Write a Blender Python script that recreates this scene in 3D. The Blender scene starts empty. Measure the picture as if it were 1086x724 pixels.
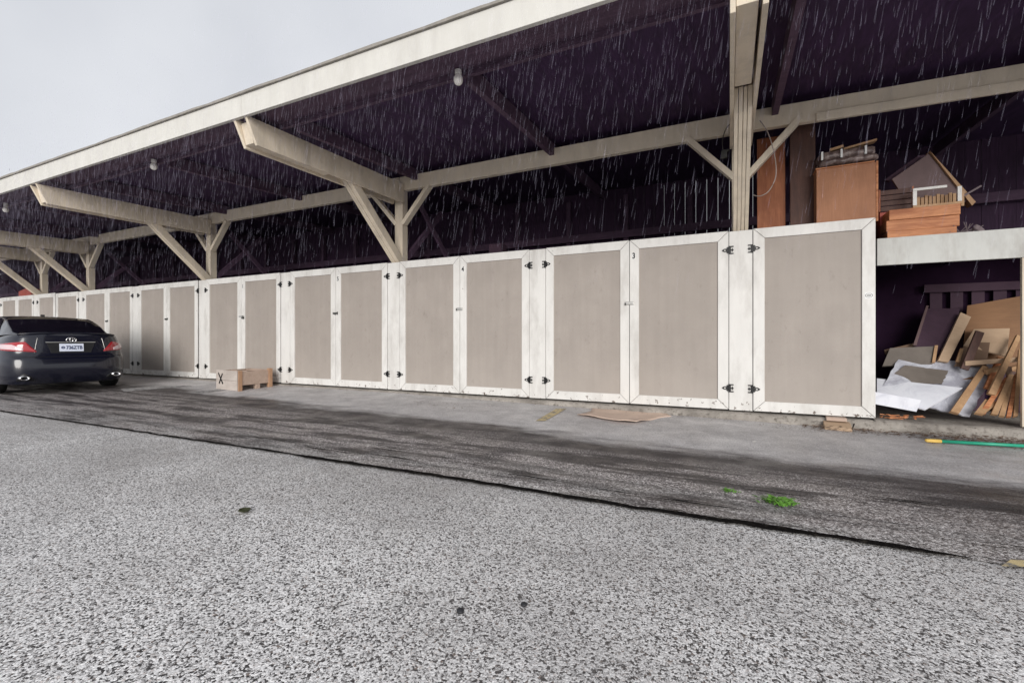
import bpy, bmesh, math, random
from mathutils import Vector, Matrix, noise
random.seed(7)
R = math.radians
scene = bpy.context.scene
C = scene.collection
CAM_H = .98
YAW = math.atan(482.7/1010)
SN, CS = math.sin(YAW), math.cos(YAW)

def at(px, py, Y):
    """world point of the photo's pixel on the vertical plane at depth Y (used to measure real positions)"""
    u = px-543; t = Y/(u*SN+482.7*CS)
    return Vector((t*(u*CS-482.7*SN), Y, CAM_H+t*(360-py)))
def ground_z(x, y):
    w = .05 if x < -5 else (.05-.08*min(1, (x+5)/6.5))
    s = max(0, min(1, (y-4.3)/1.9)); s = s*s*(3-2*s)
    return w*s
def at_ground(px, py, lift=0):
    u = px-543; dx = u*CS-482.7*SN; dy = u*SN+482.7*CS; dz = 360-py
    z = 0
    for _ in range(12):
        t = (z-CAM_H)/dz; z = ground_z(t*dx, t*dy)
    return Vector((t*dx, t*dy, z+lift))

# ------------------------------------------------------------------ node helpers
class NT:
    def __init__(s, name, rough=.6, spec=.4):
        s.m = bpy.data.materials.new(name); s.m.use_nodes = True
        s.t = s.m.node_tree; s.b = s.t.nodes['Principled BSDF']
        s.b.inputs['Roughness'].default_value = rough
        s.b.inputs['Specular IOR Level'].default_value = spec
        s.pos = s.n('ShaderNodeNewGeometry').outputs['Position']
    def n(s, t): return s.t.nodes.new(t)
    def l(s, a, b): s.t.links.new(a, b)
    def mapping(s, sc=(1,1,1), rot=(0,0,0), src=None):
        m = s.n('ShaderNodeMapping'); m.inputs['Scale'].default_value = sc; m.inputs['Rotation'].default_value = rot
        s.l(src or s.pos, m.inputs['Vector']); return m.outputs[0]
    def noise(s, scale, detail=4, rough=.55, vec=None, dist=0):
        n = s.n('ShaderNodeTexNoise'); n.inputs['Scale'].default_value = scale; n.inputs['Detail'].default_value = detail
        n.inputs['Roughness'].default_value = rough; n.inputs['Distortion'].default_value = dist
        s.l(vec or s.pos, n.inputs['Vector']); return n.outputs['Fac']
    def vor(s, scale, feature='F1', vec=None, out='Distance'):
        n = s.n('ShaderNodeTexVoronoi'); n.feature = feature; n.inputs['Scale'].default_value = scale
        s.l(vec or s.pos, n.inputs['Vector']); return n.outputs[out]
    def ramp(s, fac, stops, interp='LINEAR'):
        r = s.n('ShaderNodeValToRGB'); r.color_ramp.interpolation = interp
        e = r.color_ramp.elements
        while len(e) < len(stops): e.new(.5)
        for k, (p, c) in enumerate(stops):
            e[k].position = p
            if not isinstance(c, tuple): c = (c, c, c)
            e[k].color = (*c, 1)
        s.l(fac, r.inputs[0]); return r.outputs[0]
    def mix(s, fac, a, b, mode='MIX'):
        m = s.n('ShaderNodeMix'); m.data_type = 'RGBA'; m.blend_type = mode
        for v, i in ((fac, 0), (a, 6), (b, 7)):
            if isinstance(v, (int, float)) and i == 0: m.inputs[0].default_value = v
            elif isinstance(v, tuple): m.inputs[i].default_value = (*v, 1)
            elif isinstance(v, (int, float)): m.inputs[i].default_value = (v, v, v, 1)
            else: s.l(v, m.inputs[i])
        return m.outputs[2]
    def math(s, op, a, b=None, c=None):
        m = s.n('ShaderNodeMath'); m.operation = op
        for k, v in enumerate((a, b, c)):
            if v is None: continue
            if isinstance(v, (int, float)): m.inputs[k].default_value = v
            else: s.l(v, m.inputs[k])
        return m.outputs[0]
    def sep(s):
        x = s.n('ShaderNodeSeparateXYZ'); s.l(s.pos, x.inputs[0]); return x.outputs
    def base(s, v):
        if isinstance(v, tuple): s.b.inputs['Base Color'].default_value = (*v, 1)
        else: s.l(v, s.b.inputs['Base Color'])
    def rough(s, v): s.l(v, s.b.inputs['Roughness'])
    def bump(s, h, strength=.3, dist=.01, prev=None):
        b = s.n('ShaderNodeBump'); b.inputs['Strength'].default_value = strength; b.inputs['Distance'].default_value = dist
        s.l(h, b.inputs['Height'])
        if prev: s.l(prev, b.inputs['Normal'])
        s.l(b.outputs[0], s.b.inputs['Normal']); return b.outputs[0]
def sc3(c, k): return tuple(v*k for v in c)

def mat_paint(name, col, chips=.5, rough=.55, under=(.16,.13,.11), dirt=.5):
    t = NT(name, rough)
    z = t.sep()[2]
    big = t.noise(1.7, 4); fine = t.noise(28, 5, .6)
    grain = t.noise(9, 4, .6, t.mapping((1, 1, .18)))
    c = t.mix(t.math('MULTIPLY', big, .55), col, sc3(col, .72))
    c = t.mix(t.ramp(grain, [(.35, .35), (.6, 0)]), c, sc3(col, .78))
    # grime that runs down and gathers low
    low = t.ramp(z, [(.10, 1.), (.30, 0.)])
    gr = t.math('MULTIPLY', t.ramp(t.noise(4, 6, .65, t.mapping((1, 1, .35))), [(.48, 0), (.75, 1)]), dirt)
    c = t.mix(gr, c, sc3((.25, .22, .19), 1))
    th = t.math('ADD', t.math('MULTIPLY', t.noise(13, 7, .7), 1.), t.math('MULTIPLY', low, .12*chips))
    chip = t.ramp(th, [(.685+.12*(1-chips), 0), (.70+.12*(1-chips), 1)])
    c = t.mix(chip, c, under)
    sp = t.ramp(t.vor(9, 'F1'), [(.035, 1), (.05, 0)])
    c = t.mix(t.math('MULTIPLY', sp, .25), c, (.3, .27, .24))
    t.base(c); t.bump(t.math('SUBTRACT', t.math('ADD', t.math('MULTIPLY', grain, .6), t.math('MULTIPLY', fine, .3)), chip), .25, .004)
    t.rough(t.ramp(fine, [(.3, rough-.1), (.7, rough+.15)]))
    return t.m
def mat_wood(name, col, dark, axis='x', rough=.65, scale=1., contrast=1., edge=None):
    t = NT(name, rough)
    sc = {'x': (1.2, 14, 14), 'y': (14, 1.2, 14), 'z': (14, 14, 1.2)}[axis]
    v = t.mapping(tuple(k*scale for k in sc))
    g = t.noise(1.0, 6, .65, v, .6); g2 = t.noise(5., 4, .6, v)
    c = t.mix(t.ramp(g, [(.5-.22/contrast, 0), (.5+.22/contrast, 1)]), dark, col)
    c = t.mix(t.ramp(g2, [(.3, .35), (.6, 0)]), c, sc3(dark, .8))
    st = t.ramp(t.noise(3.1, 5, .6), [(.45, 0), (.75, .6)])
    c = t.mix(st, c, sc3(dark, .75))
    t.base(c); t.bump(t.math('ADD', g, g2), .3, .003); return t.m
def mat_flat(name, col, rough=.5, spec=.4, metal=0, var=.25, nscale=6):
    t = NT(name, rough, spec); t.b.inputs['Metallic'].default_value = metal
    c = t.mix(t.ramp(t.noise(nscale, 5, .6), [(.35, 0), (.7, 1)]), col, sc3(col, 1-var)); t.base(c)
    t.bump(t.noise(nscale*8, 3), .12, .002); return t.m

M = {}
WH = (.765, .75, .72)
M['white'] = mat_paint('white_paint', WH, 1.0, dirt=.42)
M['beam'] = mat_paint('weathered_cream_paint', (.78, .68, .54), .45, .7, (.2, .15, .11), .45)
M['fascia'] = mat_paint('fascia_paint', (.66, .645, .60), .15, .6, dirt=.2)
M['shelf'] = mat_paint('grey_white_paint', (.56, .565, .54), .7, .6, dirt=.6)
# taupe door board
M['girder'] = mat_paint('lit_girder_paint', (.90, .79, .63), .25, .7, (.3, .22, .15), .25)  # beam paint lightened to stand in for light missing under the roof
t = NT('taupe_board', .62)
a = t.noise(3.2, 6, .62); b = t.noise(60, 3, .6)
zz = t.sep()[2]
c = t.mix(t.ramp(a, [(.35, 0), (.72, 1)]), (.385, .342, .308), (.335, .298, .268))
c = t.mix(t.ramp(b, [(.3, .22), (.7, 0)]), c, (.31, .265, .235))
c = t.mix(t.math('MULTIPLY', t.ramp(t.noise(11, 5, .7, t.mapping((1, 1, .5))), [(.60, 0), (.72, 1)]), .4), c, (.17, .145, .125))
c = t.mix(t.ramp(t.noise(1.0, 5, .6, t.mapping((9, 1, .55))), [(.42, .18), (.62, 0)]), c, (.245, .215, .19))
c = t.mix(t.ramp(t.noise(.42, 1), [(.35, .30), (.65, 0)]), c, (.29, .255, .225))
c = t.mix(t.math('MULTIPLY', t.ramp(zz, [(.25, 1), (.8, 0)]), .18), c, (.50, .45, .40))
t.base(c); t.bump(t.math('ADD', b, t.math('MULTIPLY', a, 2)), .2, .003); M['taupe'] = t.m

M['dark'] = mat_wood('shaded_deck', (.062, .026, .088), (.028, .011, .042), 'y', .8)  # purple gloom under the roof put into the wood colour
M['dark2'] = mat_wood('dark_header_board', (.13, .075, .125), (.07, .04, .07), 'x', .8)
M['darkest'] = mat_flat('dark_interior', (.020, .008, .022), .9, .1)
M['roofing'] = mat_flat('roofing_felt', (.30, .28, .25), .85, .2, nscale=20)
M['iron'] = mat_flat('black_iron', (.014, .014, .015), .45, .5, .3)
M['steel'] = mat_flat('worn_steel', (.62, .61, .58), .4, .5, .7)
M['darksteel'] = mat_flat('dull_steel', (.10, .10, .095), .5, .5, .6)
M['ink'] = mat_flat('black_ink', (.012, .012, .012), .6, .2)
M['sticker'] = mat_flat('white_sticker', (.78, .78, .77), .5, .3, var=.06)
M['green'] = mat_flat('green_enamel', (.02, .36, .22), .35, .5)
M['yellow'] = mat_flat('yellow_plastic', (.75, .50, .12), .5, .4)
M['tan'] = mat_wood('tan_timber', (.52, .33, .18), (.33, .19, .10), 'z')
M['tanx'] = mat_wood('new_timber', (.66, .30, .14), (.34, .12, .05), 'x', contrast=1.5, scale=1.6)
M['orange'] = mat_wood('orange_plywood', (.50, .20, .095), (.24, .075, .035), 'z', contrast=.9)
M['orangebox'] = mat_wood('warm_plywood', (.46, .22, .12), (.35, .155, .08), 'z', contrast=.5)
M['walnut'] = mat_wood('dark_walnut', (.13, .062, .045), (.06, .03, .026), 'z', contrast=.9)
M['osb'] = mat_wood('brown_plywood', (.30, .165, .085), (.22, .115, .06), 'x', contrast=.6)
M['beige'] = mat_wood('pale_plywood', (.52, .38, .26), (.42, .29, .19), 'x', contrast=.5)
M['brownsheet'] = mat_wood('brown_hardboard', (.20, .125, .08), (.14, .085, .055), 'x', contrast=.5)
M['mauve'] = mat_flat('mauve_laminate', (.15, .095, .095), .6)
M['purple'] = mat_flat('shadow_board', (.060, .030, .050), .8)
M['greyboard'] = mat_flat('grey_board', (.17, .145, .125), .7)
M['litter'] = mat_wood('dirt_litter', (.24, .16, .11), (.09, .06, .045), 'x', .9)
M['pallet'] = mat_wood('weathered_pallet_wood', (.60, .47, .39), (.44, .32, .25), 'x', contrast=.6)
M['palletend'] = mat_wood('bleached_crate_board', (.62, .56, .51), (.42, .36, .32), 'x', contrast=.7)
M['cratepost'] = mat_wood('crate_corner_wood', (.58, .37, .24), (.42, .24, .14), 'z', contrast=.7)
M['card'] = mat_flat('wet_cardboard', (.72, .56, .46), .8, .2, var=.22, nscale=3)
M['leafgreen'] = mat_flat('weed_green', (.15, .36, .05), .5, var=.5, nscale=30)
M['leafdark'] = mat_flat('fallen_leaf', (.05, .055, .02), .6)
M['stone'] = mat_flat('black_pebble', (.02, .02, .024), .6)
M['rag'] = mat_flat('grey_rag', (.20, .16, .17), .9)
M['red'] = mat_flat('faded_red_board', (.42, .10, .075), .7)
M['cable'] = mat_flat('white_cable', (.50, .42, .38), .5)
M['paper'] = mat_flat('white_litter', (.8, .78, .75), .8)
t = NT('white_laminate', .5)
v = t.ramp(t.noise(4, 6, .7, dist=1.5), [(.45, 0), (.7, 1)])
t.base(t.mix(t.math('MULTIPLY', v, .6), (.72, .73, .78), (.46, .47, .54))); M['marble'] = t.m
t = NT('grey_laminate', .55)
t.base(t.mix(t.ramp(t.noise(3, 7, .7, dist=2), [(.42, 0), (.62, 1)]), (.54, .55, .60), (.33, .33, .38))); M['marble2'] = t.m
t = NT('plastic_wrap', .25, .6)
t.base(t.mix(t.ramp(t.noise(14, 4), [(.4, 0), (.65, 1)]), (.10, .065, .06), (.30, .23, .21))); t.bump(t.noise(30, 5, .7), .8, .01)
M['wrap'] = t.m
t = NT('lamp_glass', .25, .5); t.base((.82, .80, .76)); M['bulb'] = t.m

# ground: chip seal with pale stones
t = NT('chip_asphalt', .6, .35)
v1 = t.vor(124, 'F1', out='Color'); e1 = t.vor(124, 'DISTANCE_TO_EDGE'); v2 = t.vor(230, 'F1', out='Color')
def bw(col):
    s_ = t.n('ShaderNodeSeparateColor'); t.l(col, s_.inputs[0]); return s_.outputs
r1 = bw(v1); r2 = bw(v2)
st = t.ramp(r1[0], [(0, (.03, .027, .027)), (.27, (.07, .064, .064)), (.34, (.50, .485, .48)), (.45, (.97, .95, .94)), (1, (.99, .98, .97))])
st = t.mix(t.ramp(r1[1], [(.90, 0), (.93, .45)]), st, (.42, .32, .27))
st2 = t.ramp(r2[0], [(0, (.04, .037, .037)), (.28, (.10, .095, .093)), (.42, (.90, .88, .87)), (1, (.99, .97, .96))])
st = t.mix(t.ramp(t.noise(60, 2), [(.49, 0), (.55, .8)]), st, st2)
st = t.mix(t.ramp(e1, [(0, .70), (.07, 0)]), st, (.05, .046, .046))
lg = t.noise(.55, 5, .6); lg2 = t.noise(2.3, 5, .6, t.mapping((.5, 1, 1)))
st = t.mix(t.ramp(lg, [(.38, .36), (.60, 0)]), st, (.21, .19, .18), 'MIX')
st = t.mix(t.ramp(lg2, [(.3, .22), (.55, 0)]), st, (.14, .13, .128), 'MIX')
yy = t.sep()[1]
st = t.mix(t.ramp(t.math('ADD', t.math('MULTIPLY', yy, .2), t.math('MULTIPLY', lg2, .1)), [(.40, 0), (.60, .10)]), st, (.16, .15, .15))
t.base(st)
hh = t.math('ADD', t.math('MULTIPLY', t.vor(124, 'SMOOTH_F1'), -1.), t.math('MULTIPLY', t.noise(60, 3), .6))
t.bump(hh, .55, .005); t.rough(t.ramp(t.noise(5, 4), [(.35, .42), (.65, .7)]))
M['chip'] = t.m

# apron: smoother asphalt near the lockers, a dark worn band along the joint
t = NT('apron_asphalt', .6, .4)
X, Yv, Z = t.sep()
wob = t.noise(1.6, 6, .65, t.mapping((.35, 1, 1))); wob2 = t.noise(7, 5, .7, t.mapping((.3, 1, 1)))
edge = t.math('ADD', t.math('ADD', Yv, t.math('MULTIPLY', X, .085)), t.math('ADD', t.math('MULTIPLY', wob, 1.1), t.math('MULTIPLY', wob2, .5)))
zone = t.ramp(t.math('MULTIPLY', edge, .1), [(.497, 0), (.527, 1)])        # 0 band, 1 smooth apron
v1 = t.vor(120, 'F1', out='Color'); r1 = bw(v1)
fine = t.noise(150, 3, .6); mid = t.noise(4, 6, .6); bigd = t.noise(.8, 5, .6)
smooth = t.mix(t.ramp(mid, [(.35, 0), (.68, 1)]), (.66, .64, .645), (.45, .435, .44))
smooth = t.mix(t.ramp(bigd, [(.4, .5), (.6, 0)]), smooth, (.33, .315, .32))
smooth = t.mix(t.ramp(r1[0], [(.80, 0), (1, .6)]), smooth, (.9, .89, .89))
smooth = t.mix(t.ramp(r1[1], [(.8, 0), (1, .6)]), smooth, (.13, .125, .125))
damp = t.ramp(t.math('ADD', Yv, t.math('MULTIPLY', mid, .8)), [(.6, 0), (.62, 0)])
streak = t.noise(2.2, 6, .7, t.mapping((.28, 2.2, 1)))
worn = t.ramp(r1[0], [(0, (.06, .05, .05)), (.5, (.23, .205, .20)), (.8, (.44, .40, .39)), (1, (.82, .78, .77))])
worn = t.mix(t.ramp(streak, [(.44, .9), (.54, 0)]), worn, (.035, .029, .030))
rim = t.ramp(t.math('MULTIPLY', t.math('ADD', edge, t.math('MULTIPLY', streak, .9)), .1), [(.475, 0), (.535, .8), (.57, .8), (.60, 0)])
worn = t.mix(rim, worn, (.045, .038, .040))
finec = t.noise(9, 5, .7, t.mapping((.35, 2.6, 1)))
worn = t.mix(t.ramp(finec, [(.60, 0), (.66, .85)]), worn, (.03, .026, .026))
nearj = t.ramp(t.math('MULTIPLY', Yv, .2), [(.54, 1), (.68, 0)])
worn = t.mix(t.math('MULTIPLY', nearj, t.ramp(t.noise(3, 6, .7, t.mapping((.4, 1, 1))), [(.40, 0), (.55, .75)])), worn,
             t.ramp(r1[0], [(0, (.06, .055, .055)), (.5, (.38, .36, .35)), (1, (.90, .88, .87))]))
c = t.mix(zone, worn, smooth)
# rusty/ochre tint near the right end of the joint
t.base(c)
bmp = t.math('ADD', t.math('MULTIPLY', t.vor(120, 'SMOOTH_F1'), t.math('ADD', t.math('MULTIPLY', zone, .8), -1.)), t.math('MULTIPLY', fine, .4))
t.bump(bmp, .7, .006); t.rough(t.ramp(t.noise(3, 5), [(.35, .33), (.62, .65)]))
M['apron'] = t.m
t = NT('tar_joint', .9, .05)
t.base(t.mix(t.ramp(t.noise(30, 4), [(.55, 0), (.7, 1)]), (.006, .005, .005), (.035, .03, .025))); t.bump(t.noise(60, 4), .6, .01); M['tar'] = t.m
t = NT('rough_concrete', .8, .3)
cc = t.mix(t.ramp(t.noise(3, 7, .7), [(.35, 0), (.68, 1)]), (.42, .385, .345), (.20, .18, .16))
cc = t.mix(t.ramp(t.noise(16, 6, .7), [(.52, 0), (.66, .8)]), cc, (.11, .095, .08))
t.base(cc); t.bump(t.noise(22, 7, .7), .9, .02); M['concrete'] = t.m
t = NT('worn_road_paint', .7, .3)
t.base(t.mix(t.ramp(t.noise(16, 6, .7), [(.46, 0), (.6, 1)]), (.62, .50, .27), (.20, .19, .18))); M['roadpaint'] = t.m
t = NT('faded_road_paint', .7, .3)
t.base(t.mix(t.ramp(t.noise(14, 6, .7), [(.42, 0), (.56, 1)]), (.48, .47, .46), (.19, .185, .19))); M['roadwhite'] = t.m
t = NT('rain_water', .3, .3); t.base((.72, .68, .88)); t.b.inputs['Alpha'].default_value = .024
t.b.inputs['Transmission Weight'].default_value = 0
M['rain'] = t.m
# car
t = NT('black_car_paint', .25, .4); t.base((.006, .007, .016)); t.b.inputs['Coat Weight'].default_value = .7; t.b.inputs['Coat Roughness'].default_value = .06
M['carpaint'] = t.m
t = NT('tinted_glass', .06, .8); t.base((.006, .006, .010)); t.b.inputs['Coat Weight'].default_value = .6; M['carglass'] = t.m
M['tyre'] = mat_flat('tyre_rubber', (.012, .012, .012), .85, .2)
M['alloy'] = mat_flat('alloy_rim', (.5, .5, .52), .3, .5, .9, var=.1)
t = NT('chrome', .12, .6); t.base((.80, .80, .82)); t.b.inputs['Metallic'].default_value = 1; M['chrome'] = t.m
t = NT('red_lens', .12, .6); t.base((.36, .014, .022)); t.b.inputs['Coat Weight'].default_value = 1; M['redlens'] = t.m
t = NT('clear_lens', .15, .6); t.base((.66, .50, .52)); t.b.inputs['Coat Weight'].default_value = 1; M['clearlens'] = t.m
t = NT('plate_paint', .45); t.base((.72, .77, .90)); M['plate'] = t.m
t = NT('plate_blue', .45); t.base((.05, .07, .16)); M['plateblue'] = t.m
M['trim'] = mat_flat('black_trim', (.012, .012, .014), .5)

# ------------------------------------------------------------------ mesh helpers
def link(name, bm, mat, parent=None, smooth=False, bevel=0, sub=0):
    me = bpy.data.meshes.new(name)
    bmesh.ops.recalc_face_normals(bm, faces=bm.faces[:])
    bm.to_mesh(me); bm.free()
    for p in me.polygons: p.use_smooth = smooth
    for m in (mat if isinstance(mat, (list, tuple)) else [mat]): me.materials.append(m)
    o = bpy.data.objects.new(name, me); C.objects.link(o)
    if parent: o.parent = parent
    if bevel:
        b = o.modifiers.new('bevel', 'BEVEL'); b.width = bevel; b.segments = 2; b.limit_method = 'ANGLE'
    if sub:
        s = o.modifiers.new('sub', 'SUBSURF'); s.levels = sub; s.render_levels = sub
    return o
def tag(o, label=None, cat=None, group=None, kind=None):
    if label: o['label'] = label
    if cat: o['category'] = cat
    if group: o['group'] = group
    if kind: o['kind'] = kind
    return o
def empty(name, loc, label, cat, group=None, rz=0):
    o = bpy.data.objects.new(name, None); C.objects.link(o); o.location = loc; o.rotation_euler = (0, 0, rz)
    o.empty_display_size = .1
    return tag(o, label, cat, group)
def box(bm, x0, x1, y0, y1, z0, z1, mi=0):
    vs = [bm.verts.new((x, y, z)) for x in (x0, x1) for y in (y0, y1) for z in (z0, z1)]
    for f in ((0,1,3,2), (4,6,7,5), (0,4,5,1), (2,3,7,6), (0,2,6,4), (1,5,7,3)):
        bm.faces.new([vs[k] for k in f]).material_index = mi
def prism(bm, pts, off, mi=0):
    """polygon pts (3D) extruded by vector off"""
    a = [bm.verts.new(p) for p in pts]; b = [bm.verts.new(Vector(p)+Vector(off)) for p in pts]
    n = len(pts)
    bm.faces.new(a).material_index = mi; bm.faces.new(b[::-1]).material_index = mi
    for k in range(n):
        bm.faces.new((a[k], b[k], b[(k+1) % n], a[(k+1) % n])).material_index = mi
def beam(bm, p, q, w, d, up=(0, 0, 1)):
    """square bar from p to q; w across, d along the 'up' side"""
    p, q = Vector(p), Vector(q); ax = (q-p).normalized(); up = Vector(up)
    s = ax.cross(up).normalized(); u = s.cross(ax).normalized()
    prism(bm, [p+s*w/2+u*d/2, p-s*w/2+u*d/2, p-s*w/2-u*d/2, p+s*w/2-u*d/2], q-p)
def tube(bm, pts, r, n=8, closed=False):
    rings = []
    for k, p in enumerate(pts):
        p = Vector(p)
        if closed: d = Vector(pts[(k+1) % len(pts)])-Vector(pts[k-1])
        else: d = Vector(pts[min(k+1, len(pts)-1)])-Vector(pts[max(k-1, 0)])
        d.normalize(); s = d.cross(Vector((0, 0, 1)) if abs(d.z) < .9 else Vector((1, 0, 0))).normalized(); u = s.cross(d)
        rr = r[k] if isinstance(r, (list, tuple)) else r
        rings.append([bm.verts.new(p+(s*math.cos(a)+u*math.sin(a))*rr) for a in [2*math.pi*i/n for i in range(n)]])
    m = len(rings)
    for k in range(m if closed else m-1):
        A_, B_ = rings[k], rings[(k+1) % m]
        for i in range(n): bm.faces.new((A_[i], A_[(i+1) % n], B_[(i+1) % n], B_[i]))
    if not closed:
        bm.faces.new(rings[0][::-1]); bm.faces.new(rings[-1])
def sheet_quad(quad, nx=14, ny=10, rag=0, thick=.012, seed=0, mat=None, sag=0):
    """thin board through four corners (tl, tr, br, bl), with thickness"""
    bm = bmesh.new(); tl, tr, br, bl = [Vector(p) for p in quad]
    nrm = (tr-tl).cross(bl-tl).normalized()
    def P(u, v): return (tl*(1-u)+tr*u)*(1-v)+(bl*(1-u)+br*u)*v
    g = []
    for s in (0, 1):
        rows = []
        for j in range(ny+1):
            row = []
            for i in range(nx+1):
                u, v = i/nx, j/ny
                if rag and i in (0, nx): u += rag*(noise.noise((v*9+seed, i, 0)))/max(.1, (tr-tl).length)
                if rag and j in (0, ny): v += rag*(noise.noise((u*9+seed, j, 5)))/max(.1, (bl-tl).length)
                p = P(u, v)+nrm*(thick*s)+nrm*sag*math.sin(u*3.1)*math.sin(v*3.1)
                row.append(bm.verts.new(p))
            rows.append(row)
        g.append(rows)
    for s in (0, 1):
        for j in range(ny):
            for i in range(nx): bm.faces.new((g[s][j][i], g[s][j][i+1], g[s][j+1][i+1], g[s][j+1][i]))
    for j in range(ny):
        for i in (0, nx): bm.faces.new((g[0][j][i], g[0][j+1][i], g[1][j+1][i], g[1][j][i]))
    for i in range(nx):
        for j in (0, ny): bm.faces.new((g[0][j][i], g[0][j][i+1], g[1][j][i+1], g[1][j][i]))
    return bm
def text_mesh(name, body, size, mat, parent, mtx, extrude=.001, bold=.0, sx=1):
    cu = bpy.data.curves.new(name, 'FONT'); cu.body = body; cu.size = size; cu.extrude = extrude; cu.offset = bold
    cu.align_x = 'CENTER'; cu.align_y = 'CENTER'
    tmp = bpy.data.objects.new('tmp', cu); C.objects.link(tmp)
    dg = bpy.context.evaluated_depsgraph_get(); me = bpy.data.meshes.new_from_object(tmp.evaluated_get(dg))
    bpy.data.objects.remove(tmp); bpy.data.curves.remove(cu)
    me.name = name; me.materials.clear(); me.materials.append(mat)
    me.transform(mtx @ Matrix.Diagonal((sx, 1, 1, 1)))
    o = bpy.data.objects.new(name, me); C.objects.link(o); o.parent = parent; return o
def copy_tree(o, parent=None):
    c = o.copy(); C.objects.link(c)
    if parent: c.parent = parent
    for ch in list(o.children): copy_tree(ch, c)
    return c

# ------------------------------------------------------------------ ground
bm = bmesh.new()
vs = [bm.verts.new(p) for p in ((-400, -400, 0), (400, -400, 0), (400, 2.92, 0), (-400, 2.92, 0), (400, 3.1, -.06), (-400, 3.1, -.06), (400, 400, -.06), (-400, 400, -.06))]
bm.faces.new((vs[0], vs[1], vs[2], vs[3])); bm.faces.new((vs[3], vs[2], vs[4], vs[5])); bm.faces.new((vs[5], vs[4], vs[6], vs[7]))
tag(link('ground', bm, M['chip']), kind='structure')
def joint_y(x):
    return 2.70 - .016*max(0, -x-2) + .018*noise.noise((x*.9, 0, 0)) + .010*noise.noise((x*5, 3, 0))
bm = bmesh.new()
xs = [-400, -120]+[-60+.25*k for k in range(401)]+[100, 400]
ys = [None]+[2.9+.3*k for k in range(12)]+[6.3, 6.6, 10.5]
grid = []
for x in xs:
    col = []
    for y in ys:
        yy_ = joint_y(x) if y is None else y
        col.append(bm.verts.new((x, yy_, ground_z(x, yy_)+.006)))
    grid.append(col)
for i in range(len(xs)-1):
    for j in range(len(ys)-1): bm.faces.new((grid[i][j], grid[i+1][j], grid[i+1][j+1], grid[i][j+1]))
tag(link('pavement', bm, M['apron'], smooth=True), kind='structure')
# tar joint between the two surfacings
bm = bmesh.new()
def strip(bm, x0, x1, w0, w1, yoff=0, step=.03, seed=0, z=.011):
    prev = None; x = x0
    while x <= x1+1e-6:
        w = w0+(w1-w0)*(.5+.5*noise.noise((x*3.1, seed, 0)))+.008*noise.noise((x*17, seed, 2))
        f = min(1, (x-x0)/.3+.05, (x1-x)/.3+.05); w = max(.004, w*f)
        y = joint_y(x)+yoff(x) if callable(yoff) else joint_y(x)+yoff
        y += .012*noise.noise((x*9, seed, 4))
        a, b = bm.verts.new((x, y-w/2, z)), bm.verts.new((x, y+w/2, z))
        if prev: bm.faces.new((prev[0], a, b, prev[1]))
        prev = (a, b); x += step
strip(bm, -60, -3.2, .024, .055)
strip(bm, -3.45, .99, .030, .085, seed=1)
for k in range(9):
    x0 = -.4+.27*k; strip(bm, x0, x0+random.uniform(.15, .4), .008, .030, yoff=random.uniform(.03, .12), seed=40+k, z=.0112+.0001*k)
strip(bm, 1.12, 1.75, .02, .05, seed=3)
tag(link('pavement_joint', bm, M['tar']), kind='structure')
bm = bmesh.new()
for k in range(110):
    x0 = random.uniform(-9, 1.8); L = random.uniform(.15, .7); yo = random.uniform(.06, .55) if x0 < -1 else random.uniform(.06, .9)
    strip(bm, x0, x0+L, .003, random.choice((.012, .02, .035)), yoff=yo+.0, seed=k*7, z=.0105+.0001*k)
prev = None                                    # a hairline crack out in the lane
for k in range(40):
    p = at_ground(208+k*.6+k*.1, 634-k*.47); p.y += .02*noise.noise((k*.35, 8, 0)); w = .004+.003*noise.noise((k*.8, 1, 0))
    a, b_ = bm.verts.new((p.x, p.y-w, .004)), bm.verts.new((p.x, p.y+w, .004))
    if prev: bm.faces.new((prev[0], a, b_, prev[1]))
    prev = (a, b_)
tag(link('pavement_cracks', bm, M['tar']), kind='structure')
# painted remnants
def ground_poly(bm, pix, lift=.012):
    bm.faces.new([bm.verts.new(at_ground(x, y, lift)) for x, y in pix])
bm = bmesh.new(); ground_poly(bm, [(568, 447), (578, 447), (601, 434), (590, 434)]); ground_poly(bm, [(1062, 603), (1072, 596), (1090, 597), (1092, 604)], .013); tag(link('painted_line', bm, M['roadpaint']), kind='structure')
bm = bmesh.new(); ground_poly(bm, [(128, 413), (148, 411), (200, 409), (204, 410), (150, 414), (132, 416)], .011)
ground_poly(bm, [(205, 416), (246, 411.5), (250, 412.5), (212, 417.5)], .011); tag(link('faded_painted_line', bm, M['roadwhite']), kind='structure')

# concrete kerb/slab the lockers stand on
bm = bmesh.new()
def kerb(bm, x0, x1, yf, zt, yb, dx=.06):
    n = int((x1-x0)/dx); rows = []
    for i in range(n+1):
        x = x0+(x1-x0)*i/n; r = noise.noise((x*2.2, 1, 0))*.03+noise.noise((x*9, 2, 0))*.014
        g = ground_z(x, yf)-.03
        pr = [(yf+r-.01, g), (yf+r, zt-.035), (yf+r+.02, zt-.008+noise.noise((x*6, 4, 0))*.008), (yf+.10, zt), (yb, zt)]
        rows.append([bm.verts.new((x, y, z)) for y, z in pr])
    for i in range(n):
        for j in range(4): bm.faces.new((rows[i][j], rows[i+1][j], rows[i+1][j+1], rows[i][j+1]))
kerb(bm, -30, 1.45, 6.235, .085, 9.6)
kerb(bm, 1.45, 6.5, 6.24, .095, 9.6)
tag(link('kerb', bm, M['concrete'], smooth=True), kind='structure')

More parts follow.
